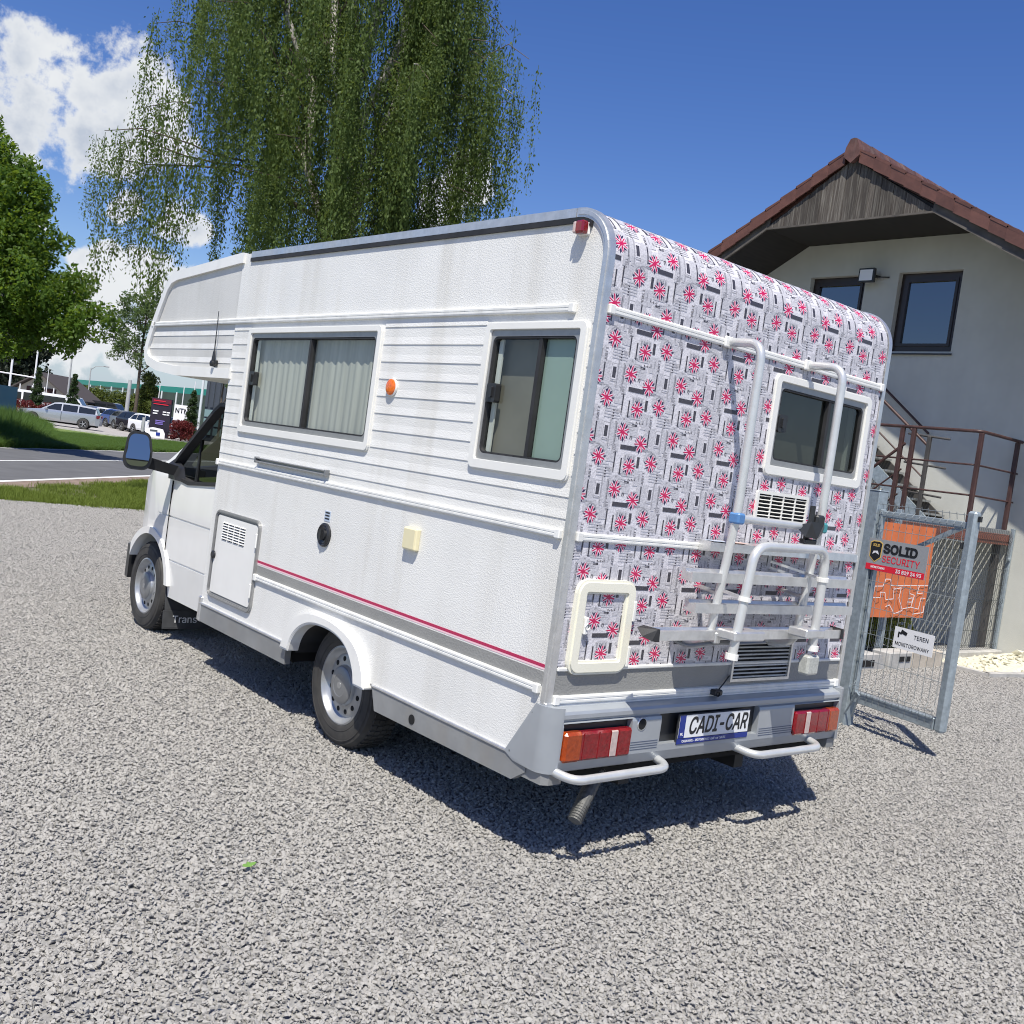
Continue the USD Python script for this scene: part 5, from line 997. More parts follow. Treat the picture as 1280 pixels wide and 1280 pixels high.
bg = part(VAN, 'cycle_clamp', [hull([(1.27, -.19, 1.555), (1.31, -.25, 1.585), (1.40, -.26, 1.585), (1.47, -.22, 1.545), (1.44, -.20, 1.515), (1.36, -.26, 1.505), (1.29, -.24, 1.51)]), rbox(1.385, 1.455, -.23, -.18, 1.57, 1.62, .01)], 'black_plastic', label='black cycle clamp hanging from the ladder rung')
parts(bg, 'clamp_strap', [bar((1.33, -.21, 1.57), (1.345, -.21, 1.50), .03, .008), rod((1.37, -.205, 1.535), (1.37, -.205, 1.66), .014), rod((1.42, -.205, 1.62), (1.425, -.205, 1.53), .014), rbox(1.315, 1.415, -.225, -.19, 1.475, 1.50, .005), rod((1.395, -.200, 1.530), (1.395, -.2, 1.585), .027)], 'black_plastic')
# ------------------------------------------------------------------ trees
def quats_from(yaw, tilt, axis):
    """Turn about z by yaw, then tilt about a level axis."""
    q1 = np.stack([np.cos(yaw / 2), 0 * yaw, 0 * yaw, np.sin(yaw / 2)], 1); s = np.sin(tilt / 2); q2 = np.stack([np.cos(tilt / 2), np.cos(axis) * s, np.sin(axis) * s, 0 * s], 1)
    w, x, y, z = q2.T; W_, X, Y, Z = q1.T
    return np.stack([w * W_ - x * X - y * Y - z * Z, w * X + x * W_ + y * Z - z * Y, w * Y - x * Z + y * W_ + z * X, w * Z + x * Y - y * X + z * W_], 1)
def strand(seed, length, n, size):
    """A thin hanging twig with leaves all along it."""
    g = np.random.default_rng(seed); V, Fs = [], []
    zz = np.linspace(0, -length, 9); sway = np.cumsum(g.normal(0, .022, (9, 2)), 0) + np.outer(np.linspace(0, 1, 9) ** 2, g.normal(0, .12, 2))
    P = np.column_stack([sway, zz]); tw = tube(P, np.linspace(.005, .002, 9), 3); V = list(tw.vertices); Fs = list(map(tuple, tw.faces))
    for i in range(n):
        t = g.uniform(.03, 1) * 8; k = int(min(t, 7.99)); p = P[k] + (P[k + 1] - P[k]) * (t - k); off = g.normal(size=3) * np.array([.055, .055, .03]); p = p + off
        a = np.array([g.normal() * .6, g.normal() * .6, -1.0]); a /= np.linalg.norm(a); b = np.cross(a, g.normal(size=3)); b /= np.linalg.norm(b); s = size * g.uniform(.65, 1.2); m = len(V)
        V += [p, p + a * s * .8 + b * s * .42, p + a * s * 1.7, p + a * s * .8 - b * s * .42]; Fs += [(m, m + 1, m + 2), (m, m + 2, m + 3)]
    return np.array(V), np.array(Fs)
bx, by = ground(20, -4.05)
BIRCH = thing('birch_tree', 'tall weeping birch with hanging curtains of small leaves behind the motorhome', 'tree', (bx, by, 0))
g = np.random.default_rng(12)
def limb_path(a, b, sag, n=8, wob=.12):
    a, b = np.asarray(a, float), np.asarray(b, float); t = np.linspace(0, 1, n)[:, None]
    p = a + (b - a) * t; p[:, 2] += (sag * 4 * t * (1 - t))[:, 0]; p[1:-1] += g.normal(0, wob, (n - 2, 3)); return p
trunk = limb_path((0, 0, 0), (.25, .2, 15.2), 0, 10, .10); part(BIRCH, 'trunk', tube(trunk, np.linspace(.24, .04, 10), 12), 'birch_bark', smooth=True, local=True)
def to_world(side, depth): return np.array([R2[0] * side + F2[0] * depth, R2[1] * side + F2[1] * depth])
tops, lens, limbs = [], [], []
for (s, d, z0, z1, nsub) in ((-2.2, -.8, 4.5, 12.5, 0), (-1.4, .9, 5.5, 13.5, 0), (1.9, -.6, 5.0, 12.6, 0), (1.0, .9, 6.0, 14, 0), (-.5, -1.3, 6, 13.6, 0)):
    p = limb_path((0, 0, z0), (*to_world(s, d), z1), .3, 8, .15); part(BIRCH, 'limb', tube(p, np.linspace(.11, .03, 8), 8), 'birch_bark', smooth=True, local=True); limbs.append(p)
allp = np.vstack(limbs + [trunk[3:]])
def prof(z):            # reach of the crown at height z
    return np.interp(z, [3.6, 5, 6.5, 8.5, 10.5, 12.5, 14.5, 15.8], [2.0, 2.9, 3.35, 3.45, 3.25, 2.8, 1.5, .4])
ends = []
for i in range(235):
    z = 5.6 + 10.0 * g.uniform() ** .95; a = g.uniform(0, 6.28); r = prof(z) * (.30 + .70 * g.uniform() ** .55) * (.72 + .5 * meshkit.noise(np.array([math.cos(a) * 1.6 + 5, math.sin(a) * 1.6 + 5, z * .45])))
    if meshkit.noise(np.array([math.cos(a) * 1.9 + 9, math.sin(a) * 1.9 + 2, z * .55])) < .34: continue
    e = np.array([*to_world(r * math.cos(a) - .25, r * math.sin(a)), z]); ends.append((e, 8 + int(7 * g.uniform()), g.uniform(.5, 1.2)))
for s, d, z in ((-4.35, -.6, 6.55), (-4.45, -.4, 6.35), (-4.4, -.9, 6.7), (-4.0, -.5, 7.3), (3.1, -.3, 7.3), (3.2, -.5, 9.2), (2.9, -.4, 8.4), (2.7, -.6, 6.5), (-3.9, -.5, 8.9), (-3.6, -.6, 9.9)):
    ends.append((np.array([*to_world(s, d), z]), 15, .75))
for e, n, spread in ends:
    low = allp[(allp[:, 2] < e[2] + .3)]; o = low[np.argmin(np.linalg.norm(low - e, axis=1) + .6 * (e[2] - low[:, 2] < .2))]
    p = limb_path(o, e, .45, 7, .10); L = np.linalg.norm(e - o); part(BIRCH, 'branch', tube(p, np.linspace(.008 + .007 * L, .006, 7), 5), 'twig' if g.uniform() < .85 else 'birch_bark', smooth=True, local=True) if len(ends) < 300 else None
    for k in range(n):
        t = (.30 + .70 * g.uniform() ** .6) * 6 if k else 6; j = int(min(t, 5.99)); q = p[j] + (p[j + 1] - p[j]) * (t - j); q = q + np.array([g.normal(0, .18) * spread, g.normal(0, .18) * spread, g.normal(0, .08)])
        tops.append(q); lens.append(np.clip(g.normal(.9, .30), .35, 1.7) * (1.0 if e[2] < 7 else 1.15))
tops, lens = np.array(tops), np.array(lens)
lens = np.minimum(lens, np.maximum((tops[:, 2] - 2.4) / 2.0, .3))
instancer(BIRCH + '/crown', [('hanging_twig_%03d' % i if i else 'hanging_twig', strand(30 + i, 2.0, 190, .034), 'birch_leaf', False) for i in range(5)], tops, g.integers(0, 5, len(tops)), g.uniform(0, 6.28, len(tops)), np.column_stack([lens * .3 + .8, lens * .3 + .8, lens]))
def leafy_tree(name, label, depth, side, lobes, nclump, mtl, leaf, clump, trunk_r, trunk_h, per=46, seed=1, zsq=.8, limbs_n=9, group=None):
    """lobes: (side, depth, height, radius) of the crown's masses about the trunk."""
    gg = np.random.default_rng(seed); t = thing(name, label, 'tree', (*ground(depth, side), 0), group=group)
    part(t, 'trunk', tube([(0, 0, -.1), (.03, .02, trunk_h * .3), (-.04, .05, trunk_h * .65), (.02, 0, trunk_h)], [trunk_r * 1.25, trunk_r, trunk_r * .8, trunk_r * .35], 10), 'bark', smooth=True, local=True)
    vol = np.array([l[3] ** 2 for l in lobes]); pos = []
    for li in gg.choice(len(lobes), nclump, p=vol / vol.sum()):
        s, d, z, r = lobes[li]; q = gg.normal(size=3); q /= np.linalg.norm(q); q *= r * gg.uniform(.45, 1.05) ** .6 * np.array([1, 1, zsq]); pos.append((*(to_world(s, d) + q[:2]), z + q[2]))
    for l in sorted(lobes, key=lambda l: -l[3])[:limbs_n]:
        a = np.array([0, 0, trunk_h * gg.uniform(.35, .9)]); b = np.array([*to_world(l[0], l[1]), l[2]]); part(t, 'limb', tube([a, a * .45 + b * .55 + [0, 0, .15], b], [trunk_r * .4, trunk_r * .25, trunk_r * .08], 6), 'bark', smooth=True, local=True)
    instancer(t + '/crown', [('leaf_clump', leaf_ball(seed + 5, per, clump, leaf), mtl, False), ('leaf_clump_001', leaf_ball(seed + 6, per, clump, leaf), mtl, False)], pos, gg.integers(0, 2, len(pos)), quats=rand_quats(len(pos)), scale=gg.uniform(.65, 1.3, len(pos))); return t
lob = [(.6, 0, 5.6, 1.5), (1.7, -.3, 4.7, 1.25), (2.6, .2, 4.35, 1.05), (3.6, -.2, 3.95, .75), (.2, .4, 7.2, 1.4), (1.2, 0, 7.4, .85), (1.55, 0, 6.2, 1.0), (-.6, .3, 8.3, 1.3), (-1.2, -.4, 6.2, 1.7), (-1.0, .5, 9.6, .9), (.7, 0, 4.0, 1.1), (2.2, 0, 3.55, .65), (2.9, .3, 5.2, .55), (-.3, -.6, 3.6, 1.0), (1.4, -.4, 3.3, .7), (3.0, -.3, 3.5, .5), (-2.2, 0, 7.5, 1.6), (-2.6, 0, 4.8, 1.6), (.75, .2, 8.1, .6)]
leafy_tree('broadleaf_tree', 'bright green broadleaf tree at the left edge, across the street', 30, -16.6, lob, 1500, 'tree_leaf', .075, .30, .22, 7.5, seed=3)
lob = [(0, 0, 7.5, .8), (-.8, .2, 6.9, .9), (.9, 0, 6.6, .9), (-1.6, 0, 5.9, .8), (1.7, .2, 5.7, .8), (0, -.3, 6.0, 1.0), (-2.2, .1, 4.9, .6), (2.3, 0, 4.7, .7), (-.9, 0, 4.6, .9), (1.0, 0, 4.5, .9), (0, 0, 3.6, .8), (1.8, 0, 3.6, .5), (-1.6, 0, 3.7, .5), (.3, 0, 8.1, .4)]
lob = [(a * 1.62, b, 1.2 + c * 1.50, r * 1.5) for a, b, c, r in lob]
leafy_tree('young_tree', 'slender young tree with thin airy crown behind the parked cars', 98, -37.3, lob, 420, 'young_leaf', .13, .46, .15, 11.0, per=30, seed=8, limbs_n=12)
leafy_tree('ivy_tree', 'short trunk thickly wrapped in ivy below the young tree', 100, -37.0, [(0, 0, .9, .9), (0, 0, 2.2, 1.0), (.1, 0, 3.6, .8), (0, 0, 4.8, .6)], 230, 'hedge_leaf', .11, .38, .2, 5.2, seed=9, limbs_n=2)
leafy_tree('broadleaf_tree', 'small broadleaf tree whose twigs show under the bunk of the motorhome', 66, -19.6, [(0, 0, 5.2, 1.0), (1.3, 0, 4.9, .9), (-1.1, 0, 5.0, .7), (.5, 0, 4.2, .5)], 130, 'young_leaf', .10, .30, .08, 5.0, per=30, seed=14)
def conifer(name, label, depth, side, h, r, mtl, n, seed, leaf=.10, clump=.34, z0=.05, power=1.0, group=None):
    gg = np.random.default_rng(seed); t = thing(name, label, 'tree', (*ground(depth, side), 0), group=group)
    part(t, 'trunk', tube([(0, 0, -.1), (0, 0, h * .5), (0, 0, h * .96)], [r * .09, r * .06, .01], 7), 'bark', smooth=True, local=True); pos = []
    for i in range(n):
        z = gg.uniform(z0, 1); rr = r * (1 - z) ** power * math.sqrt(gg.uniform(.25, 1)) * (.85 + .3 * math.sin(z * 40 + seed)); a = gg.uniform(0, 6.28); pos.append((rr * math.cos(a), rr * math.sin(a), z * h))
    instancer(t + '/crown', [('needle_clump', leaf_ball(seed + 3, 40, clump, leaf, .55), mtl, False)], pos, np.zeros(n), quats=rand_quats(n), scale=gg.uniform(.6, 1.2, n)); return t
for i, (d, s, h, r, lb) in enumerate(((118, -59.6, 19, 4.8, 'tall dark spruce, rightmost of the dark group behind the broadleaf tree'), (121, -63.5, 21.5, 5.2, 'tallest dark spruce behind the crown of the broadleaf tree'), (125, -69.5, 20, 5.4, 'dark spruce farther left behind the white pole frame'), (120, -75, 19, 5.2, 'dark spruce at the left edge of the picture'))):
    conifer('spruce_tree', lb, d, s, h, r, 'dark_needle', 700, 50 + i, .28, 1.05, .10, .75, 'dark spruces beyond the car park')
for i, (d, s, h, r, lb) in enumerate(((75, -35.9, 3.6, .62, 'slim columnar cypress left of the silver estate car, between red bushes'), (78, -34.55, 3.6, .62, 'slim columnar cypress above the roof of the silver estate car'), (70, -22.75, 3.4, .55, 'slim dark columnar cypress beside the white lettered panel'))):
    conifer('cypress', lb, d, s, h, r, 'thuja_leaf', 260, 60 + i, .055, .17, .02, .6, 'columnar cypresses around the car park')
for d, s, sp, h, lb in ((72, -35.6, (1.3, 1.0), 1.15, 'wide dark red bush left of the slim cypress'), (73, -33.6, (1.3, .9), 1.15, 'dark red bush behind the bonnet of the silver estate car'), (67, -22.3, (.85, .7), 1.25, 'round dark red bush in front of the white lettered panel')):
    bush('red_bush', lb, 'shrub', ground(d, s), sp, h, 150, 'red_leaf', .06, .20, 'dark red bushes around the car park')
pos = []; gg = np.random.default_rng(90)
HG = thing('hedge', 'long yellowish green hedge behind the parked cars', 'hedge', (*ground(120, -49.5), 0))
for i in range(520): pos.append((*to_world(gg.uniform(-6.5, 5.5), gg.uniform(-.6, .6)), 3.3 * gg.uniform(.05, 1) ** .8))
instancer(HG + '/foliage', [('leaf_clump', leaf_ball(91, 40, .55, .14), 'hedge_leaf', False)], pos, np.zeros(len(pos)), quats=rand_quats(len(pos)), scale=gg.uniform(.7, 1.3, len(pos)))

# ------------------------------------------------------------------ cars
def car(name, label, paint, loc, rotz, estate=False, group=None):
    """Front towards +x of its own frame; 4.4 to 4.8 m long."""
    t = thing(name, label, 'car', (*loc, 0), rotz, group=group); L = 2.38 if estate else 2.15; H = 1.46 if estate else 1.44
    sidep = Polygon([(-L, .30), (L - .08, .28), (L, .42), (L - .02, .62), (L - .22, .80), (.95, .95), (-L + .12, .98), (-L + .02, .72)]).buffer(.05).buffer(-.05)
    plan = Polygon([(-L, -.70), (-L + .25, -.86), (L - .75, -.88), (L - .2, -.72), (L, -.40), (L, .40), (L - .2, .72), (L - .75, .88), (-L + .25, .86), (-L, .70)])
    fr = Polygon([(-.80, .2), (-.89, .50), (-.885, .78), (-.80, 1.1), (.80, 1.1), (.885, .78), (.89, .50), (.80, .2)])
    b = man(ext(sidep, 'y', -1, 1)) ^ man(ext(plan, 'z', .1, 1.6)) ^ man(ext(fr, 'x', -L - .1, L + .1))
    ax = (L - .95, -L + .92)
    for x in ax: b -= man(ext(Point(x, .33).buffer(.37), 'y', -1, -.60)); b -= man(ext(Point(x, .33).buffer(.37), 'y', .60, 1))
    part(t, 'body', b, paint, smooth=28, local=True)
    rx = -L + (.35 if estate else .62); roof = [(1.02, .93), (.30, H - .06), (.0, H - .005), (-1.0, H), (rx - .02, H - .07), (-L + .14, .96)]
    gp2 = Polygon(roof + [(1.0, .90)]).buffer(0); fr2 = Polygon([(-.80, .85), (-.58, H), (-.4, H + .1), (.4, H + .1), (.58, H), (.80, .85)])
    cabin = man(ext(gp2, 'y', -1, 1)) ^ man(ext(fr2, 'x', -3, 3)); part(t, 'roof', cabin, paint, smooth=28, local=True)
    for sgn in (-1, 1):
        f = lambda z: sgn * (.80 - .22 * (z - .85) / (H - .85) + .004)
        for w in ([(.86, .97), (.28, H - .13), (-.12, H - .09), (-.12, .97)], [(-.20, .97), (-.20, H - .09), (-1.05, H - .09), (-1.05, .97)], [(-1.12, .97), (-1.12, H - .10), (rx - .05, H - .16), (-L + .30, .99)]):
            part(t, 'side_window', hull([(x, f(z) + e, z) for x, z in w for e in (-.02, .006)]), 'car_glass', local=True)
        for x in ax:
            wv = part(t, 'wheel', lathe([(.19, -.0 * sgn), (.20, .01 * sgn), (.30, .006 * sgn), (.325, -.02 * sgn), (.325, -.18 * sgn), (.2, -.2 * sgn)], (x, sgn * .86, .325), 'y', 24), 'tyre_rubber', smooth=35, local=True)
            part(wv, 'rim', [lathe([(.0, .0), (.06, .0), (.06, -.01 * sgn)], (x, sgn * .865, .325), 'y', 14), lathe([(.185, .002 * sgn), (.205, .004 * sgn), (.205, -.02 * sgn)], (x, sgn * .86, .325), 'y', 20)] + [hull([(x + q * math.cos(a) - w_ * math.sin(a), sgn * .86 + e, .325 + q * math.sin(a) + w_ * math.cos(a)) for q in (.04, .195) for w_ in (-.022, .022) for e in (0, -.01 * sgn)]) for a in np.arange(5) * 1.2566], 'rim_silver', local=True, kind='stuff')
            part(wv, 'hub', lathe([(0, -.03 * sgn), (.2, -.03 * sgn), (.21, -.1 * sgn)], (x, sgn * .86, .325), 'y', 18), 'black_void', local=True)
        part(t, 'door_mirror', rbox(.62, .76, sgn * .84, sgn * 1.00, .93, 1.05, .03), paint, local=True)
        part(t, 'headlight', hull([(L - .30, sgn * .76, .66), (L - .30, sgn * .76, .78), (L - .06, sgn * .52, .60), (L - .06, sgn * .52, .72), (L - .36, sgn * .60, .80), (L - .02, sgn * .42, .62)]), 'lens_white', local=True)
        part(t, 'tail_lamp', hull([(-L + .02, sgn * .70, .74), (-L + .02, sgn * .70, .96), (-L + .20, sgn * .87, .76), (-L + .2, sgn * .85, .93), (-L - .005, sgn * .52, .76), (-L + .06, sgn * .52, .92)]), 'lens_red', local=True)
        part(t, 'door_seam', box(-.17, -.155, sgn * .884, sgn * .892, .36, .93), 'black_void', local=True)
    part(t, 'windscreen', hull([(1.0 + e, y, .945 + e * .5) if z < 1 else (.31 + e, y * .78, H - .075 + e * .5) for z in (.9, 1.4) for y in (-.74, .74) for e in (.0, .03)]), 'car_glass', local=True)
    part(t, 'rear_window', hull([(-L + .16 - e, y, 1.01) if z < 1 else (rx - .03 - e, y * .78, H - .11) for z in (.9, 1.4) for y in (-.68, .68) for e in (.0, .03)]), 'car_glass', local=True)
    part(t, 'front_grille', hull([(L - .03, y, z) for y in (-.42, .42) for z in (.36, .58)] + [(L + .01, y, z) for y in (-.3, .3) for z in (.38, .55)]), 'black_plastic', local=True)
    part(t, 'number_plate', rbox(L + .005, L + .02, -.26, .26, .44, .54, .003), 'plate_white', local=True); part(t, 'underbody', box(-L + .2, L - .25, -.6, .6, .18, .34), 'black_void', local=True); return t
base_rot = 90 - math.degrees(YAW)           # turn of the street's direction from +x
car('parked_car', 'silver estate car seen side on, alone on the near side of the car park', 'car_silver', ground(63.0, -28.55), base_rot + 90 + 16, True)
protos = {}
row = [('car_white', 70.0, -25.2, 'white car nearest the street, at the right end of the parked row'), ('car_dark', 72.8, -27.1, 'dark car next to the white car at the end of the row'), ('car_grey', 76.0, -29.0, 'grey car third from the street in the parked row'), ('car_blue', 79, -30.8, 'dark blue car in the middle of the parked row'), ('car_white', 83.5, -33.5, 'white car in the middle of the parked row, beside a blue car'),
       ('car_blue', 87, -35.3, 'blue car behind the tail of the silver estate'), ('car_grey', 91, -37.3, 'grey car far back in the parked row'), ('car_silver', 95, -39.4, 'silver car farthest back in the parked row'), ('car_dark', 77.5, -26.4, 'black car behind the white one, near the tall dark sign')]
for i, (pt, d, s, lb) in enumerate(row):
    rot = base_rot - 128 + 3 * math.sin(i * 2.3); loc = ground(d, s)
    if pt not in protos: protos[pt] = car('parked_car', lb, pt, loc, rot, False, 'cars parked side by side in a row')
    else: copy_of(protos[pt], (*loc, 0), rot, lb)
def van(label, paint, d, s, rot, L=5.2, H=2.0):
    t = thing('parked_van', label, 'van', (*ground(d, s), 0), rot)
    pr = Polygon([(-L / 2, .3), (L / 2, .3), (L / 2, .85), (L / 2 - .75, 1.10), (L / 2 - 1.35, H - .06), (L / 2 - 1.6, H), (-L / 2 + .1, H), (-L / 2, H - .15)]).buffer(.06).buffer(-.06); b = man(ext(pr, 'y', -.93, .93))
    for x in (L / 2 - .95, -L / 2 + .95): b -= man(ext(Point(x, .34).buffer(.40), 'y', -1, -.6)); b -= man(ext(Point(x, .34).buffer(.40), 'y', .6, 1))
    part(t, 'body', b, paint, smooth=28, local=True)
    for sg in (-1, 1):
        part(t, 'side_window', hull([(x, sg * (.925 + e), z) for x, z in ((L / 2 - .95, 1.12), (L / 2 - 1.40, H - .18), (L / 2 - 2.1, H - .18), (L / 2 - 2.1, 1.12)) for e in (0, .01)]), 'car_glass', local=True)
        part(t, 'side_window', hull([(x, sg * (.925 + e), z) for x in (L / 2 - 2.25, -L / 2 + .35) for z in (1.16, H - .22) for e in (0, .01)]), 'car_glass', local=True)
        for x in (L / 2 - .95, -L / 2 + .95): w = part(t, 'wheel', lathe([(0, -.02 * sg), (.2, 0), (.30, .006 * sg), (.335, -.02 * sg), (.335, -.18 * sg)], (x, sg * .92, .335), 'y', 22), 'tyre_rubber', smooth=35, local=True); part(w, 'rim', lathe([(0, .002), (.19, .004 * sg), (.2, -.02 * sg)], (x, sg * .92, .335), 'y', 18), 'rim_silver', local=True)
    part(t, 'windscreen', hull([(L / 2 - .78 + e, y, 1.12) for y in (-.82, .82) for e in (0, .02)] + [(L / 2 - 1.33 + e, y, H - .1) for y in (-.74, .74) for e in (0, .02)]), 'car_glass', local=True)
    part(t, 'headlight', rbox(L / 2 - .08, L / 2 + .01, .5, .85, .7, .88, .02), 'lens_white', local=True); part(t, 'headlight', rbox(L / 2 - .08, L / 2 + .01, -.85, -.5, .7, .88, .02), 'lens_white', local=True); return t
van('white van behind the red bush at the left edge', 'car_white', 82, -40.6, base_rot - 90 + 12); van('white van behind the slim cypress, under the timber house', 'car_white', 83, -37.4, base_rot - 90 + 12, 5.0, 2.0)
van('long dark van behind the row of parked cars', 'car_dark', 106, -43.9, base_rot - 90, 6.2, 2.0)

# ------------------------------------------------------------------ far buildings, poles and signs
def gbx(d0, d1, s0, s1, z0, z1):
    return hull([(*ground(d, s), z) for d in (d0, d1) for s in (s0, s1) for z in (z0, z1)])
def wallseg(a, b, thick, z0, z1):
    a, b = np.asarray(a, float), np.asarray(b, float); n = np.array([(b - a)[1], -(b - a)[0]]); n = n / np.linalg.norm(n) * thick
    return hull([(*ground(*p), z) for p in (a, b, a + n, b + n) for z in (z0, z1)])
HA, HB = np.array([152., -69.]), np.array([104., -31.5])
HALL = thing('hall', 'long low dark green hall with teal roof edge beyond the car park', 'building', (*ground(128, -50), 0))
on = lambda t: HA + (HB - HA) * t
part(HALL, 'wall', wallseg(HA, HB, 18, 0, 4.1), 'hall_green')
part(HALL, 'fascia', wallseg(on(-.01), on(1.01), 18.6, 4.1, 4.75), 'hall_teal')
for i in range(22):
    a, b = on(.02 + .0225 * i), on(.02 + .0225 * i + .019); nn = np.array([-(HB - HA)[1], (HB - HA)[0]]); nn /= np.linalg.norm(nn)
    part(HALL, 'window', wallseg(a + nn * .05, b + nn * .05, .08, 1.8, 3.8), 'hall_panel')
for i in range(13):
    a = on(.02 + .08 * i) - np.array([.8, 0]); part(HALL, 'column', rod((*ground(*a), 0), (*ground(*a), 4.15), .09, 8), 'hall_column')
DH = thing('dark_hall', 'dark blue grey ribbed hall seen under the bunk of the motorhome', 'building', (*ground(75, -18), 0))
part(DH, 'wall', wallseg((78, -24.4), (66, -8), 10, 0, 4.8), 'hall_dark')
for i in range(30):
    a, b = np.array([78, -24.4]) + np.array([-12, 16.4]) * (i / 30), np.array([78, -24.4]) + np.array([-12, 16.4]) * ((i + .5) / 30); part(DH, 'wall_rib', wallseg(a + np.array([-.06, -.04]), b + np.array([-.06, -.04]), .08, 2.6, 4.78), 'hall_dark')
for i in range(14):
    for j in range(3):
        a, b = np.array([78, -24.4]) + np.array([-12, 16.4]) * ((i + .12) / 16), np.array([78, -24.4]) + np.array([-12, 16.4]) * ((i + .88) / 16); part(DH, 'window', wallseg(a + np.array([-.09, -.06]), b + np.array([-.09, -.06]), .05, .5 + .68 * j, 1.05 + .68 * j), 'hall_panel')
part(DH, 'downpipe', rod((*ground(78, -24.75), 0), (*ground(78, -24.75), 4.6), .10, 8), 'hall_column')
def timber():
    t = thing('timber_house', 'small gabled house with dark timber front behind the white vans', 'house', (*ground(100, -47.3), 0)); A, B = ground(100, -50.2), ground(100, -44.9); u = (B - A) / np.linalg.norm(B - A); f = F2
    P = lambda q, d, z: (*(A + u * q + f * d), z)
    part(t, 'wall', hull([P(q, d, z) for d in (0, 7) for q, z in ((0, 0), (5.3, 0), (0, 2.0), (5.3, 2.0), (2.65, 3.8))]), 'house_cream')
    for sg in (0, 1):
        e = (lambda q: q) if sg == 0 else (lambda q: 5.3 - q); part(t, 'roof', hull([P(e(q), d, z) for d in (-.7, 7.5) for q, z in ((-.7, 1.62), (-.7, 1.75), (2.65, 3.86), (2.65, 4.02))]), 'house_roof')
    part(t, 'timber_front', hull([P(q, d, z) for d in (-.05, -.02) for q in (1.3, 4.2) for z in (1.0, 2.5)]), 'house_timber'); part(t, 'balcony', hull([P(q, d, z) for d in (-.9, -.02) for q in (.9, 4.4) for z in (.9, 1.0)]), 'house_timber')
    for q in (1.0, 2.2, 3.4, 4.3): part(t, 'front_post', hull([P(q + e, d, z) for d in (-.88, -.80) for e in (0, .1) for z in (0, 2.6)]), 'pole_white')
    for q in (1.7, 3.0): part(t, 'window', hull([P(q + e, d, z) for d in (-.08, -.05) for e in (0, .8) for z in (1.2, 2.1)]), 'car_glass')
timber()
YB = thing('yellow_board', 'yellow board standing in front of the timber house', 'board', (*ground(96, -43.2), 0)); part(YB, 'panel', gbx(95.9, 96.0, -43.9, -42.4, .7, 1.9), 'yellow_board'); part(YB, 'foot', gbx(95.92, 95.98, -43.8, -43.65, 0, .7), 'pole_grey'); part(YB, 'foot', gbx(95.92, 95.98, -42.7, -42.55, 0, .7), 'pole_grey')
def pole(name, label, cat, d, s, h, r, mt='pole_grey', extra=None, top=.6):
    t = thing(name, label, cat, (*ground(d, s), 0)); x, y = ground(d, s); part(t, 'mast', tube([(x, y, 0), (x, y, h / 2), (x, y, h)], [r, r * (1 + top) / 2, r * top], 8), mt, smooth=True)
    if extra: extra(t, x, y)
    return t
def lamp_head(t, x, y, h=5.6, reach=1.6):
    e = R2 * reach; part(t, 'arm', tube([(x, y, h - .3), (x + e[0] * .3, y + e[1] * .3, h + .1), (x + e[0], y + e[1], h + .25)], .04, 6), 'pole_grey', smooth=True); part(t, 'lamp_head', rbox(x + e[0] - .2, x + e[0] + .35, y + e[1] - .14, y + e[1] + .14, h + .2, h + .32, .03), 'pole_grey')
pole('lamp_post', 'tall grey mast rising left of the slim cypress above the silver car', 'mast', 90, -40.35, 6.5, .10)
pole('street_lamp', 'thin street lamp with a curved arm in front of the green hall', 'street lamp', 112, -48.0, 5.5, .09, 'pole_grey', lambda t, x, y: lamp_head(t, x, y))
pole('utility_pole', 'thick grey concrete pole beside the ivy trunk', 'pole', 95, -36.95, 4.3, .21, 'pole_grey', None, .8)
pole('flag_mast', 'slim white mast at the left edge, left upright of the pole frame', 'mast', 88, -44.6, 6.0, .05, 'pole_white')
pole('flag_mast', 'slim white mast beside the slim cypress near the right upright of the pole frame', 'mast', 92, -43.2, 4.6, .05, 'pole_white')
pole('flag_mast', 'white mast in front of the green hall, right of the tall dark sign', 'mast', 84, -27.3, 4.6, .07, 'pole_white'); pole('flag_mast', 'pale mast rising behind the white lettered panel', 'mast', 96, -32.2, 4.4, .07, 'pole_white'); pole('flag_mast', 'pale mast left of the tall dark sign', 'mast', 98, -35.2, 4.3, .06, 'pole_white'); pole('verge_marker', 'short grey post in the grass in front of the parked cars', 'post', 55, -20.4, 1.3, .09, 'pole_grey', None, 1.0)
GF = thing('pole_frame', 'white frame of two tall uprights joined by a crossbar at the left edge', 'frame', (*ground(85, -41.9), 0))
for s, h in ((-43.0, 5.9), (-41.0, 5.4)): x, y = ground(85, s); part(GF, 'upright', rod((x, y, 0), (x, y, h), .075, 8), 'pole_white', smooth=True)
part(GF, 'crossbar', rod((*ground(85, -44.6), 3.22), (*ground(85, -41.0), 3.12), .06, 8), 'pole_white', smooth=True)
TB = thing('teal_container', 'dark teal container half hidden by tall grass at the left edge', 'container', (*ground(60, -31), 0)); part(TB, 'body', gbx(58, 61, -33.6, -30.35, 0, 2.0), 'teal_box')
for i in range(8): part(TB, 'rib', gbx(57.95, 58.0, -33.5 + .39 * i, -33.3 + .39 * i, .1, 1.9), 'teal_box')
part(TB, 'door_frame', gbx(57.94, 58.0, -30.45, -30.35, 0, 2.0), 'hall_dark')
def up_text(t, nm, d, s, z, shape, mt):
    o = (*ground(d, s), z); m = on_plane(shape, o, (R2[0], R2[1], 0), (0, 0, 1), .01); part(t, nm, m, mt)
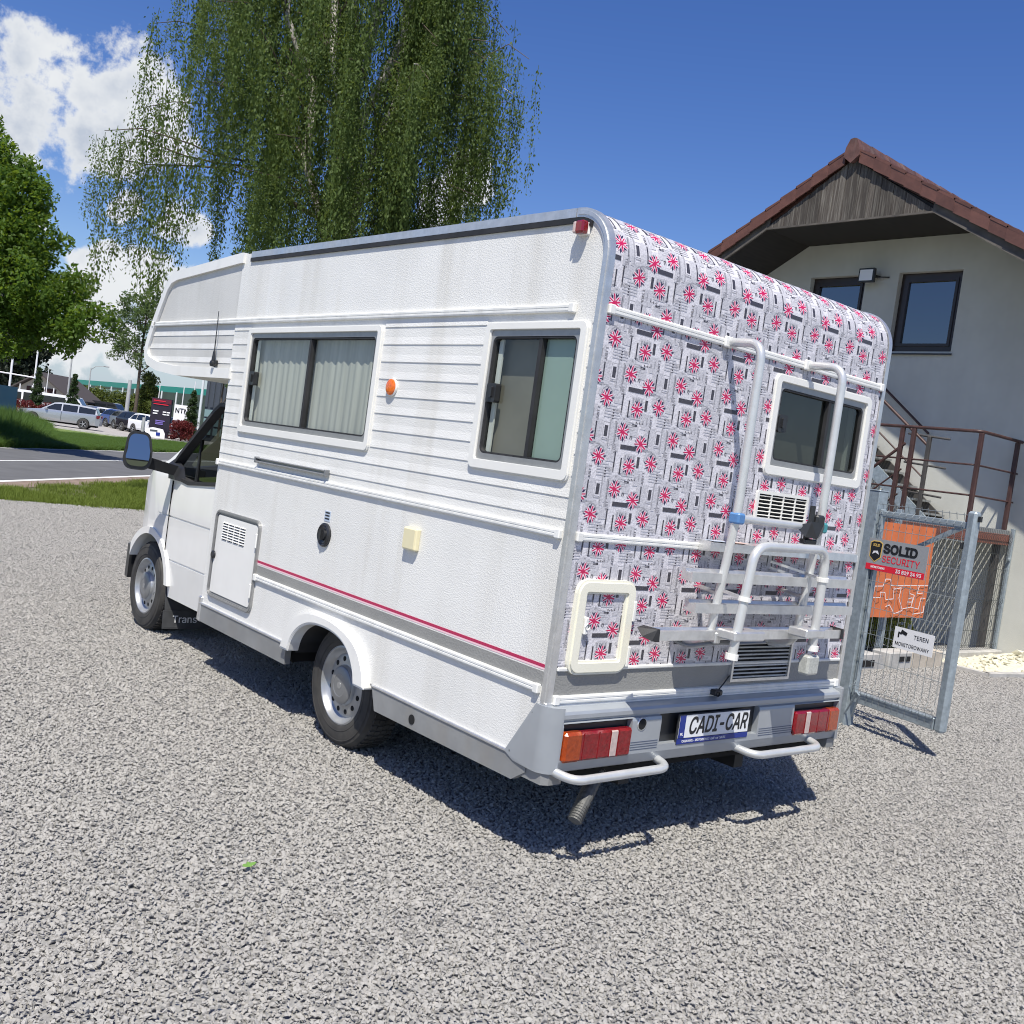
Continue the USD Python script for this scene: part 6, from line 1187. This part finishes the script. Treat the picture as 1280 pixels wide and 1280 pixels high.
TT = thing('totem_sign', 'tall dark totem sign with red header and white logos', 'sign', (*ground(68, -24.2), 0)); part(TT, 'panel', gbx(68, 68.2, -24.85, -23.50, .45, 2.62), 'totem_dark'); part(TT, 'header', gbx(67.97, 68.0, -24.82, -23.53, 2.30, 2.58), 'totem_red')
for z, w in ((2.20, 1.0), (2.42, .8)): up_text(TT, 'header_line', 67.96, -24.7, z, sbox(0, 0, w, .05), 'sign_red')
for s, z, w in ((-24.68, 1.72, .36), (-24.68, 1.55, .30), (-24.02, 1.70, .22), (-23.76, 1.70, .22), (-24.02, 1.54, .22), (-23.76, 1.54, .18)): up_text(TT, 'logo_line', 67.98, s, z, sbox(0, 0, w, .08), 'sign_white')
for z in (1.10, .98, .88): up_text(TT, 'violet_line', 67.98, -24.45 - .0, z, sbox(0, 0, .62 - .1 * (z < 1), .06), 'totem_violet')
part(TT, 'foot', gbx(68.02, 68.18, -24.80, -23.55, 0, .45), 'totem_dark')
WB = thing('white_board', 'low white board with a blue mark at the foot of the dark sign', 'sign', (*ground(67.2, -24.2), 0)); part(WB, 'panel', hull([(*ground(d, s), z) for d in (67.2, 67.26) for s, z in ((-24.75, .0), (-23.45, .0), (-24.78, .50), (-24.3, .66), (-23.62, .60), (-23.45, .3))]), 'sign_white'); up_text(WB, 'blue_mark', 67.18, -24.02, .14, sbox(0, 0, .26, .22), 'plate_blue'); up_text(WB, 'window_mark', 67.18, -24.45, .40, sbox(0, 0, .5, .10), 'hall_dark')
NP = thing('lettered_panel', 'white panel with bold black letters in front of the green hall', 'sign', (*ground(76, -25.3), 0)); part(NP, 'panel', gbx(76, 76.06, -26.05, -24.65, .95, 2.45), 'sign_white'); up_text(NP, 'lettering', 75.99, -25.98, 1.85, text_shape('NTN', .34, True, 1.0), 'print_black'); part(NP, 'leg', gbx(76, 76.05, -25.95, -25.85, 0, .95), 'pole_white'); part(NP, 'leg', gbx(76, 76.05, -24.85, -24.75, 0, .95), 'pole_white')
pl2 = solo('car_park_kerb', hull([(*ground(d, s), z) for d, s in ((57.3, -26), (57.3, -15.6), (57.5, -15.6), (57.5, -26)) for z in (-.02, .08)]), 'concrete', kind='structure')
